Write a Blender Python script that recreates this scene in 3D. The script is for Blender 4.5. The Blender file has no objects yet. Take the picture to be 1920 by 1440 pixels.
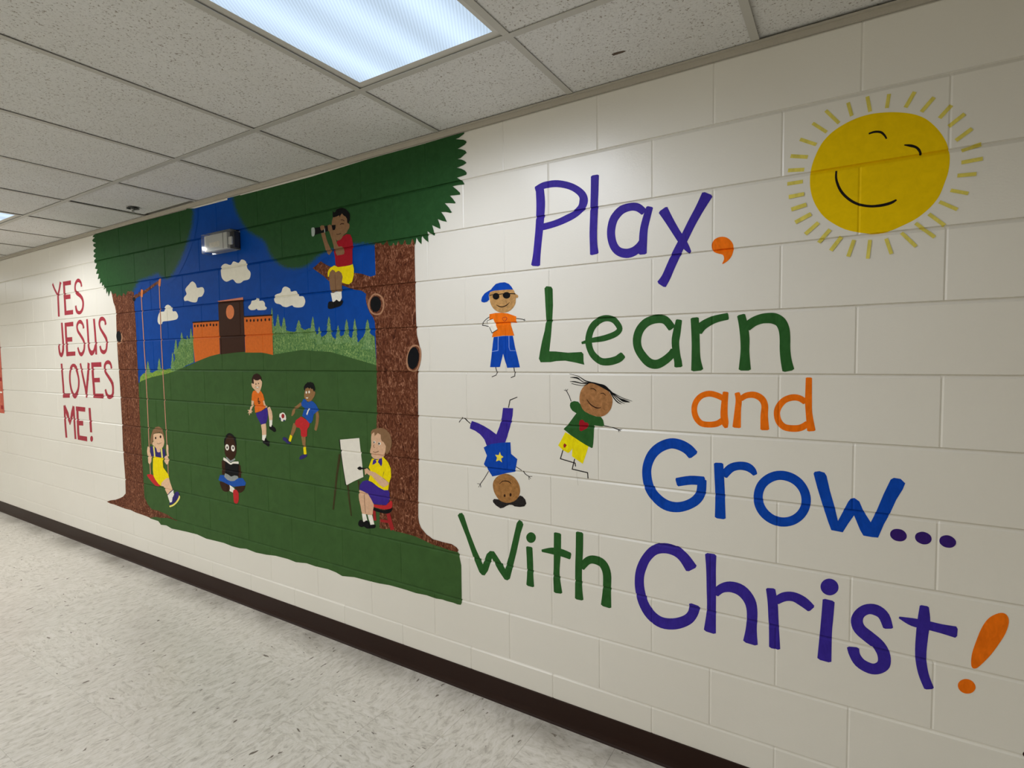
import bpy, bmesh, math, random
from mathutils import Vector, Matrix
from mathutils.geometry import tessellate_polygon
R_=random.Random(7)
sc=bpy.context.scene; COL=sc.collection
# ------------------------------------------------------------------ camera, world, exposure
def make_camera():
    cd=bpy.data.cameras.new('camera'); cam=bpy.data.objects.new('camera',cd); COL.objects.link(cam)
    a,b,c=-0.551426911,-0.0541284069,-0.0129441172
    f=Vector((math.sin(a)*math.cos(b),math.cos(a)*math.cos(b),math.sin(b)))
    r0=Vector((math.cos(a),-math.sin(a),0)); u0=r0.cross(f)
    r=math.cos(c)*r0+math.sin(c)*u0; u=-math.sin(c)*r0+math.cos(c)*u0
    m=Matrix((r,u,-f)).transposed().to_4x4(); m.translation=Vector((0.996365678,-1.90686861,1.49434712))
    cam.matrix_world=m; cd.sensor_fit='HORIZONTAL'; cd.sensor_width=36; cd.lens=1025.02407/1920*36; cd.clip_start=.02
    sc.camera=cam
make_camera()
w=bpy.data.worlds.new('world'); sc.world=w; w.use_nodes=True
w.node_tree.nodes['Background'].inputs[0].default_value=(1,.97,.92,1); w.node_tree.nodes['Background'].inputs[1].default_value=.02
sc.view_settings.view_transform='Standard'; sc.view_settings.look='None'; sc.view_settings.exposure=0; sc.view_settings.gamma=1; sc.view_settings.use_curve_mapping=False
LAMP_W=2.75; LAMP_COL=(.97,1.0,1.08); FAR_COL=(1.0,1.0,.98)
B=.2032; H=2.452; DEPTH=4.57; X0,X1=-9.6,4.6
# ------------------------------------------------------------------ materials
def lin(c): return tuple(((v/255)/12.92 if v/255<=.04045 else ((v/255+.055)/1.055)**2.4) for v in c)
class NT:
    def __init__(s,name):
        s.m=bpy.data.materials.new(name); s.m.use_nodes=True; s.t=s.m.node_tree; s.t.nodes.clear()
        s.out=s.n('ShaderNodeOutputMaterial'); s.b=s.n('ShaderNodeBsdfPrincipled'); s.l(s.b,'BSDF',s.out,'Surface')
    def n(s,t,**k):
        o=s.t.nodes.new(t)
        for a,v in k.items(): setattr(o,a,v)
        return o
    def l(s,a,ao,b,bi): s.t.links.new(a.outputs[ao],b.inputs[bi])
    def pos(s,scale=(1,1,1),kind='pos'):
        mp=s.n('ShaderNodeMapping'); mp.inputs['Scale'].default_value=scale
        if kind=='pos': s.l(s.n('ShaderNodeNewGeometry'),'Position',mp,'Vector')
        else: s.l(s.n('ShaderNodeTexCoord'),'Object',mp,'Vector')
        return mp
    def noise(s,src,scale,detail=3,rough=.5,dist=0):
        n=s.n('ShaderNodeTexNoise'); n.inputs['Scale'].default_value=scale; n.inputs['Detail'].default_value=detail
        n.inputs['Roughness'].default_value=rough; n.inputs['Distortion'].default_value=dist; s.l(src,0,n,'Vector'); return n
    def ramp(s,src,out,stops):
        r=s.n('ShaderNodeValToRGB'); s.l(src,out,r,'Fac'); e=r.color_ramp.elements
        while len(e)<len(stops): e.new(.5)
        for el,(p,c) in zip(e,stops): el.position=p; el.color=(*c,1) if len(c)==3 else c
        return r
    def bump(s,src,out,strength,dist):
        b=s.n('ShaderNodeBump'); b.inputs['Strength'].default_value=strength; b.inputs['Distance'].default_value=dist
        s.l(src,out,b,'Height'); s.l(b,'Normal',s.b,'Normal')
    def rough(s,v,spec=.07):
        s.b.inputs['Specular IOR Level'].default_value=spec; s.b.inputs['Roughness'].default_value=v
MATS={}
def paint(name,c,var=.14,scale=70,rough=.55,stretch=(1,1,1),bump=.12):
    t=NT(name); c=lin(c); p=t.pos(stretch); n=t.noise(p,scale,4,.65,.6)
    t.l(t.ramp(n,'Fac',[(.3,tuple(v*(1-var) for v in c)),(.7,tuple(min(1,v*(1+var)+var*.01) for v in c))]),'Color',t.b,'Base Color')
    t.rough(rough); n2=t.noise(t.pos(),260,2); t.bump(n2,'Fac',bump,.0015); MATS[name]=t.m; return t.m
def plain(name,c,rough=.5,metal=0,lin_=False,spec=.4):
    t=NT(name); t.b.inputs['Base Color'].default_value=(*(c if lin_ else lin(c)),1); t.rough(rough,spec); t.b.inputs['Metallic'].default_value=metal
    MATS[name]=t.m; return t.m
mk=dict(scale=55,stretch=(1,1,.45),rough=.45)
paint('sky',(2,70,160),.10,20); paint('lawn',(61,93,48),.10,14); paint('leaf',(40,80,42),.12,30)
for n,c in dict(school_orange=(218,110,40),school_black=(34,16,12),school_brown=(62,36,24),school_pink=(216,134,108),school_peach=(226,132,82),
    bark_pale=(176,130,100),knot_black=(14,16,20),tie=(226,132,76),rope=(196,142,118),red_paint=(196,44,48),red_deep=(158,22,36),red_dark=(160,40,42),skin_pale=(232,192,158),skin_pink=(222,180,148),
    skin_mid=(150,112,72),skin_mid2=(138,104,74),skin_dark=(58,34,20),navy=(52,44,112),yellow=(246,222,6),pale_yellow=(240,228,120),hair_brown=(140,106,76),hair_dark=(52,26,22),
    dark=(46,24,16),line_brown=(112,76,56),white_paint=(244,240,230),blue=(30,84,176),grey_paint=(150,156,156),black_paint=(16,16,18),purple=(62,42,142),
    orange=(232,116,34),lens_grey=(168,180,174),wood_dark=(66,60,34),ink=(30,24,24),pale_blue=(136,164,236),star_yellow=(246,226,80),pencil=(186,180,170)).items(): paint(n,c,.1,60)
for n,c in dict(purple_marker=(58,42,150),purple_dark=(56,30,112),green_marker=(44,92,42),orange_marker=(244,116,14),blue_marker=(8,70,178),yellow_marker=(248,226,10),
    ray_yellow=(224,210,100),red_letter=(164,52,66)).items(): paint(n,c,.15,**mk)
for n,c in dict(skin_marker=(190,146,92),skin_marker2=(164,116,66),skin_marker3=(166,116,72)).items(): paint(n,c,.30,60,.45,bump=.1)
paint('cloud',(241,237,222),.04,30); paint('canvas_white',(238,233,222),.04,30); paint('sun_yellow',(240,202,2),.05,40); paint('hair_black',(38,34,34),.5,160)
def bark():
    t=NT('bark'); n=t.noise(t.pos((1,1,.55)),48,5,.72,2.2)
    t.l(t.ramp(n,'Fac',[(.32,lin((52,22,14))),(.45,lin((92,48,30))),(.55,lin((116,68,46))),(.66,lin((176,126,100)))]),'Color',t.b,'Base Color'); t.rough(.55); MATS['bark']=t.m
def foliage(name,a,b_,c,scale):
    t=NT(name); n=t.noise(t.pos((1.2,1,.7)),scale,5,.75,1.2)
    t.l(t.ramp(n,'Fac',[(.32,lin(a)),(.5,lin(b_)),(.66,lin(c))]),'Color',t.b,'Base Color'); t.rough(.55); MATS[name]=t.m
bark(); foliage('hedge',(44,88,66),(92,134,72),(164,190,120),90); foliage('conifer',(60,104,72),(110,150,92),(168,194,136),110); foliage('yellow_bush',(74,118,56),(124,160,64),(170,190,90),80)
def leaf_fade():
    t=NT('leaf_fade'); c=lin((40,80,42)); t.b.inputs['Base Color'].default_value=(*c,1); t.rough(.5)
    at=t.n('ShaderNodeAttribute',attribute_name='fade'); n=t.noise(t.pos(),130,3,.7)
    a=t.n('ShaderNodeMath',operation='MULTIPLY_ADD'); t.l(n,'Fac',a,0); a.inputs[1].default_value=.9; a.inputs[2].default_value=-.45
    s=t.n('ShaderNodeMath',operation='ADD'); t.l(at,'Fac',s,0); t.l(a,0,s,1)
    r=t.n('ShaderNodeMapRange',interpolation_type='SMOOTHSTEP'); t.l(s,0,r,'Value'); r.inputs['From Min'].default_value=.2; r.inputs['From Max'].default_value=.75
    mx=t.n('ShaderNodeMix',data_type='RGBA'); t.l(r,'Result',mx,'Factor'); mx.inputs['A'].default_value=(*lin((2,70,160)),1); mx.inputs['B'].default_value=(*c,1); t.l(mx,'Result',t.b,'Base Color'); MATS['leaf_fade']=t.m
leaf_fade()
def block_mat():
    t=NT('cream_block_paint'); n=t.noise(t.pos(),1.1,2)
    t.l(t.ramp(n,'Fac',[(.3,lin((229,225,216))),(.7,lin((234,231,223)))]),'Color',t.b,'Base Color'); t.rough(.3,.5)
    n2=t.noise(t.pos(),170,3,.6); t.bump(n2,'Fac',.16,.002); MATS['block']=t.m
def floor_mat():
    t=NT('vinyl_floor_tile'); oi=t.n('ShaderNodeObjectInfo'); tc=t.n('ShaderNodeTexCoord')
    ad=t.n('ShaderNodeVectorMath',operation='MULTIPLY_ADD'); cb=t.n('ShaderNodeCombineXYZ')
    for i in range(3): t.l(oi,'Random',cb,i)
    t.l(cb,0,ad,0); ad.inputs[1].default_value=(37,53,0); t.l(tc,'Object',ad,2)
    mp=t.n('ShaderNodeMapping'); mp.inputs['Scale'].default_value=(1,.42,1); t.l(ad,0,mp,'Vector')
    n=t.noise(mp,50,5,.72,.8)
    base=t.ramp(n,'Fac',[(.30,lin((190,183,174))),(.48,lin((228,223,213))),(.62,lin((240,235,228)))])
    mp2=t.n('ShaderNodeMapping'); mp2.inputs['Scale'].default_value=(1,.4,1); t.l(ad,0,mp2,'Vector')
    n3=t.noise(mp2,44,2,.5,.3)
    fl=t.ramp(n3,'Fac',[(.695,(1,1,1)),(.725,(.27,.24,.22))])
    mul=t.n('ShaderNodeMix',data_type='RGBA',blend_type='MULTIPLY'); mul.inputs['Factor'].default_value=1
    t.l(base,'Color',mul,'A'); t.l(fl,'Color',mul,'B')
    # per tile tint
    mr=t.n('ShaderNodeMapRange'); t.l(oi,'Random',mr,'Value'); mr.inputs['To Min'].default_value=.965; mr.inputs['To Max'].default_value=1.015
    m2=t.n('ShaderNodeVectorMath',operation='SCALE'); t.l(mul,'Result',m2,0); t.l(mr,'Result',m2,'Scale')
    # dirt that has gathered along the wall
    g=t.n('ShaderNodeNewGeometry'); sx=t.n('ShaderNodeSeparateXYZ'); t.l(g,'Position',sx,0)
    d=t.n('ShaderNodeMapRange',interpolation_type='SMOOTHSTEP'); t.l(sx,'Y',d,'Value')
    for k,v in zip(('From Min','From Max'),(-.22,-.03)): d.inputs[k].default_value=v
    nd=t.noise(t.pos((1,1,1)),2.6,4,.6); nr=t.n('ShaderNodeMapRange'); t.l(nd,'Fac',nr,'Value'); nr.inputs['From Min'].default_value=.35; nr.inputs['From Max'].default_value=.8
    mm=t.n('ShaderNodeMath',operation='MULTIPLY'); t.l(d,'Result',mm,0); t.l(nr,'Result',mm,1)
    m3=t.n('ShaderNodeMix',data_type='RGBA'); t.l(mm,0,m3,'Factor'); t.l(m2,0,m3,'A'); m3.inputs['B'].default_value=(*lin((140,133,121)),1)
    t.l(m3,'Result',t.b,'Base Color'); t.rough(.27,.5); t.bump(n,'Fac',.05,.001); MATS['floor']=t.m
def ceil_mat():
    t=NT('mineral_fibre_tile'); n=t.noise(t.pos((1,1,1)),150,3,.6,.4)
    r=t.ramp(n,'Fac',[(.33,lin((150,141,131))),(.40,lin((219,219,218))),(.6,lin((227,227,226)))])
    n2=t.noise(t.pos(),3,2); 
    mul=t.n('ShaderNodeMix',data_type='RGBA',blend_type='MULTIPLY'); mul.inputs['Factor'].default_value=1
    t.l(r,'Color',mul,'A'); t.l(t.ramp(n2,'Fac',[(.3,(.95,.945,.93)),(.7,(1,1,1))]),'Color',mul,'B')
    t.l(mul,'Result',t.b,'Base Color'); t.rough(.9); t.bump(n,'Fac',.5,.003); MATS['ceil']=t.m
def lens_mat():
    t=NT('lit_prismatic_lens'); p=t.pos(kind='obj')
    sx=t.n('ShaderNodeSeparateXYZ'); t.l(p,0,sx,0)
    def sin(o,f,ph=0):
        a=t.n('ShaderNodeMath',operation='MULTIPLY_ADD'); t.l(sx,o,a,0); a.inputs[1].default_value=f; a.inputs[2].default_value=ph
        s=t.n('ShaderNodeMath',operation='SINE'); t.l(a,0,s,0); return s
    dg=t.n('ShaderNodeVectorMath',operation='DOT_PRODUCT'); t.l(p,0,dg,0); dg.inputs[1].default_value=(2*math.pi/.011,2*math.pi/.017,0)
    pr=t.n('ShaderNodeMath',operation='SINE'); t.l(dg,'Value',pr,0)
    band=sin('X',2*math.pi/.19,math.pi/2)
    n=t.noise(t.pos((1,.12,1),'obj'),9,2)
    a=t.n('ShaderNodeMath',operation='MULTIPLY_ADD'); t.l(band,0,a,0); a.inputs[1].default_value=.14; a.inputs[2].default_value=.86
    b2=t.n('ShaderNodeMath',operation='MULTIPLY_ADD'); t.l(pr,0,b2,0); b2.inputs[1].default_value=.08; t.l(a,0,b2,2)
    c2=t.n('ShaderNodeMath',operation='MULTIPLY_ADD'); t.l(n,'Fac',c2,0); c2.inputs[1].default_value=.25; t.l(b2,0,c2,2)
    t.b.inputs['Base Color'].default_value=(.05,.05,.05,1); t.rough(.3)
    t.b.inputs['Emission Color'].default_value=(.64,.81,1,1); t.l(c2,0,t.b,'Emission Strength'); MATS['lens']=t.m
def poster_mat():
    t=NT('red_poster'); n=t.noise(t.pos((1,1,1)),14,4,.6)
    t.l(t.ramp(n,'Fac',[(.3,lin((186,84,70))),(.6,lin((214,112,90)))]),'Color',t.b,'Base Color'); t.rough(.5); MATS['poster']=t.m
block_mat(); floor_mat(); ceil_mat(); lens_mat(); poster_mat()
plain('grout',(120,116,108),.8); plain('plenum',(40,38,36),.9); plain('grid_white',(190,188,181),.5); plain('angle_beige',(186,180,168),.5); plain('base_brown',(44,28,22),.42,spec=.14); plain('plain_cream',(230,224,210),.5)
plain('fixture_white',(205,203,196),.4); plain('silver',(226,228,226),.3,.15); plain('grey_dark',(66,66,66),.4); plain('steel',(170,170,168),.3,.8); plain('stain',(92,78,66),.9); plain('far_floor',(224,220,208),.4)
def clear_mat():
    t=NT('clear_cover'); t.b.inputs['Base Color'].default_value=(1,1,1,1); t.rough(.05)
    tr=t.n('ShaderNodeBsdfTransparent'); gl=t.n('ShaderNodeBsdfGlossy'); gl.inputs['Roughness'].default_value=.08; fr=t.n('ShaderNodeFresnel'); fr.inputs['IOR'].default_value=1.5
    mx=t.n('ShaderNodeMixShader'); t.l(fr,0,mx,'Fac'); t.l(tr,0,mx,1); t.l(gl,0,mx,2); t.l(mx,0,t.out,'Surface'); MATS['clear']=t.m
clear_mat()
# ------------------------------------------------------------------ object helpers
def link(name,me,mat,parent=None,loc=None):
    o=bpy.data.objects.new(name,me); COL.objects.link(o)
    if mat and not me.materials: me.materials.append(MATS[mat])
    if parent: o.parent=parent
    if loc is not None: o.location=loc
    return o
def mesh(verts,faces):
    me=bpy.data.meshes.new('mesh'); me.from_pydata([tuple(v) for v in verts],[],faces); me.update(); return me
def box(x0,x1,y0,y1,z0,z1):
    v=[(x,y,z) for x in (x0,x1) for y in (y0,y1) for z in (z0,z1)]
    return mesh(v,[(0,1,3,2),(4,6,7,5),(0,4,5,1),(2,3,7,6),(0,2,6,4),(1,5,7,3)])
def bevelbox(x0,x1,y0,y1,z0,z1,r=.003,seg=2):
    bm=bmesh.new(); me=box(x0,x1,y0,y1,z0,z1); bm.from_mesh(me)
    bmesh.ops.bevel(bm,geom=bm.edges[:],offset=r,segments=seg,affect='EDGES',profile=.5); bm.to_mesh(me); bm.free(); return me
def lathe(prof,n=20):
    v=[];f=[]
    for i in range(n):
        a=2*math.pi*i/n
        for r,z in prof: v.append((r*math.cos(a),r*math.sin(a),z))
    m=len(prof)
    for i in range(n):
        j=(i+1)%n
        for k in range(m-1): f.append((i*m+k,j*m+k,j*m+k+1,i*m+k+1))
    return mesh(v,f)
def tag(o,label=None,cat=None,group=None,kind=None):
    for k,v in (('label',label),('category',cat),('group',group),('kind',kind)):
        if v: o[k]=v
    return o
def empty(name,loc,label,cat,group=None):
    o=bpy.data.objects.new(name,None); COL.objects.link(o); o.location=loc; o.empty_display_size=.05; return tag(o,label,cat,group)
# ------------------------------------------------------------------ the block wall
GD,HF,HT,HB,VD,VC=.0065,.0005,.0105,.0020,.0019,.0044      # joint depth; flat and chamfer half widths of bed joints and head joints
wall=link('wall_back',box(X0,X1,GD,.12,-.05,2.75),'block'); tag(wall,kind='structure')
def block_mesh(l):
    h=l/2; z=B/2; v=[];f=[(0,1,2,3)]; Q=((-1,-1),(1,-1),(1,1),(-1,1))
    for sx,sz in Q: v.append((sx*(h-VC),0,sz*(z-(HT if sz>0 else HB))))
    for sx,sz in Q:
        c=HT if sz>0 else HB
        v+=[(sx*h,VD,sz*(z-c)),(sx*h,GD,sz*(z-HF)),(sx*(h-VC),GD,sz*(z-HF)),(sx*h,GD+.008,sz*(z-HF))]
    S=lambda i:4+4*i
    for i in range(4):
        j=(i+1)%4
        f+=[(i,S(i),S(i)+2),(S(i),S(i)+1,S(i)+2)]
        f.append((j,i,S(i)+2,S(j)+2) if i%2==0 else (j,i,S(i),S(j)))
        f.append((S(i)+1,S(i)+3,S(j)+3,S(j)+1))
        if i%2==0: f.append((S(i)+2,S(i)+1,S(j)+1,S(j)+2))
        else: f.append((S(i),S(i)+1,S(j)+1,S(j)))
    me=mesh(v,f); bm=bmesh.new(); bm.from_mesh(me); bmesh.ops.recalc_face_normals(bm,faces=bm.faces[:]); bm.to_mesh(me); bm.free(); return me
bme=block_mesh(2*B)
for r in range(12):
    for c in range(-33,9):
        if (c-r)%2==0 and c*B>-6.75 and c*B<1.75: link('block',bme,'block',wall,((c+1)*B,0,(r+.5)*B))
def groove(x,z):
    k=round(z/B); d=z-k*B; c_=HT if d<0 else HB; g=GD*min(1,max(0,(c_-abs(d))/(c_-HF)))
    if z>12*B-.001: return g if z<12*B+.002 else GD
    r=math.floor(z/B); c=2*round((x/B-r)/2)+r; d=abs(x-c*B)
    return max(g,VD*max(0,(VC-d)/VC))
def conform(bm,off,org):
    """cut a flat painted shape (x,z) along the joints, then lay it into them"""
    xs=[v.co.x for v in bm.verts]; zs=[v.co.z for v in bm.verts]
    if not xs: return
    x0,x1,z0,z1=min(xs),max(xs),min(zs),max(zs)
    def cut(geom,co,no): bmesh.ops.bisect_plane(bm,geom=geom,plane_co=co,plane_no=no,dist=1e-6)
    for k in range(math.floor(z0/B),math.ceil(z1/B)+1):
        for d in (-HT,-HF,HF,HB):
            if z0<k*B+d<z1: cut(bm.verts[:]+bm.edges[:]+bm.faces[:],(0,0,k*B+d),(0,0,1))
    for r in range(math.floor(z0/B),math.ceil(z1/B)+1):
        for c in range(math.floor(x0/B)-1,math.ceil(x1/B)+2):
            if (c-r)%2: continue
            for d in (-VC,0,VC):
                x=c*B+d
                if not x0<x<x1: continue
                fs=[f for f in bm.faces if math.floor(f.calc_center_median().z/B)==r and min(v.co.x for v in f.verts)<x<max(v.co.x for v in f.verts)]
                if fs:
                    es={e for f in fs for e in f.edges}; vs={v for f in fs for v in f.verts}
                    cut(list(vs)+list(es)+fs,(x,0,0),(1,0,0))
    lf=bm.verts.layers.float.get('lift')
    for v in bm.verts:
        v.co.y=groove(v.co.x,v.co.z)-off-v[lf]
        v.co-=org
def crom(p,closed,n):
    m=len(p); o=[]
    rng=range(m if closed else m-1)
    for i in rng:
        if closed: a,b,c,d=p[i-1],p[i],p[(i+1)%m],p[(i+2)%m]
        else: a,b,c,d=p[max(i-1,0)],p[i],p[i+1],p[min(i+2,m-1)]
        for k in range(n):
            t=k/n; o.append(tuple(.5*(2*q+(s-p_)*t+(2*p_-5*q+4*s-u)*t*t+(-p_+3*q-3*s+u)*t**3) for p_,q,s,u in zip(a,b,c,d)))
    if not closed: o.append(p[-1])
    return o
U=1/2000
def shape_into(bm,s):
    fl=None
    if s[0]=='P':
        f=s[2]; p=[(f[i]*U,f[i+1]*U) for i in range(0,len(f),2)]
        if s[1]: p=crom(p,True,3)
        q=[]
        for a in p:
            if not q or (a[0]-q[-1][0])**2+(a[1]-q[-1][1])**2>1e-9: q.append(a)
        vs=[bm.verts.new((x,0,z)) for x,z in q]
        for t in tessellate_polygon([[Vector((x,z,0)) for x,z in q]]):
            a,b,c=[q[i] for i in t]
            cr=(b[0]-a[0])*(c[1]-a[1])-(b[1]-a[1])*(c[0]-a[0])
            if abs(cr)<1e-10: continue
            try: bm.faces.new([vs[i] for i in (t if cr>0 else t[::-1])])
            except ValueError: pass
    elif s[0]=='S':
        f=s[3]; p=[(f[i]*U,f[i+1]*U,f[i+2]*U) for i in range(0,len(f),3)]; closed=s[1]
        if s[2]:
            p=crom(p,closed,4)
        if not closed:                                            # slightly rounded brush ends
            def ext(a,b):
                d=Vector((a[0]-b[0],a[1]-b[1])); d=d.normalized() if d.length else d; h=a[2]
                return (a[0]+d.x*h*.22,a[1]+d.y*h*.22,h*.62)
            if s[2]: p=[ext(p[0],p[1])]+p+[ext(p[-1],p[-2])]
        n=len(p); pr=None; first=None
        for i in range(n):
            a=p[i-1] if (i or closed) else p[0]; c=p[(i+1)%n] if (i<n-1 or closed) else p[-1]
            d1=Vector((p[i][0]-a[0],p[i][1]-a[1])); d2=Vector((c[0]-p[i][0],c[1]-p[i][1]))
            if d1.length<1e-7: d1=d2
            if d2.length<1e-7: d2=d1
            d1.normalize(); d2.normalize(); d=d1+d2
            if d.length<1e-4: d=d1
            d.normalize(); k=p[i][2]/max(.55,d.dot(d1)); nx,nz=-d.y*k,d.x*k
            cur=(bm.verts.new((p[i][0]+nx,0,p[i][1]+nz)),bm.verts.new((p[i][0]-nx,0,p[i][1]-nz)))
            if pr: bm.faces.new((pr[0],pr[1],cur[1],cur[0]))
            else: first=cur
            pr=cur
        if closed: bm.faces.new((pr[0],pr[1],first[1],first[0]))
    else:
        f=s[1]; fl=bm.verts.layers.float.get('fade') or bm.verts.layers.float.new('fade')
        p=[(f[i]*U,f[i+1]*U,f[i+2]*U,f[i+3]*U) for i in range(0,len(f),4)]; p=crom(p,False,3); pr=None
        for a in p:
            cur=[]
            for t in (-.55,0,.5,1):
                v=bm.verts.new((a[0]+(a[2]-a[0])*t,0,a[1]+(a[3]-a[1])*t)); v[fl]=1-max(0,t+.25)/1.25 if t>-.5 else 1.0; cur.append(v)
            if pr:
                for j in range(3):
                    try: bm.faces.new((pr[j],pr[j+1],cur[j+1],cur[j]))
                    except ValueError: pass
            pr=cur
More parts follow.
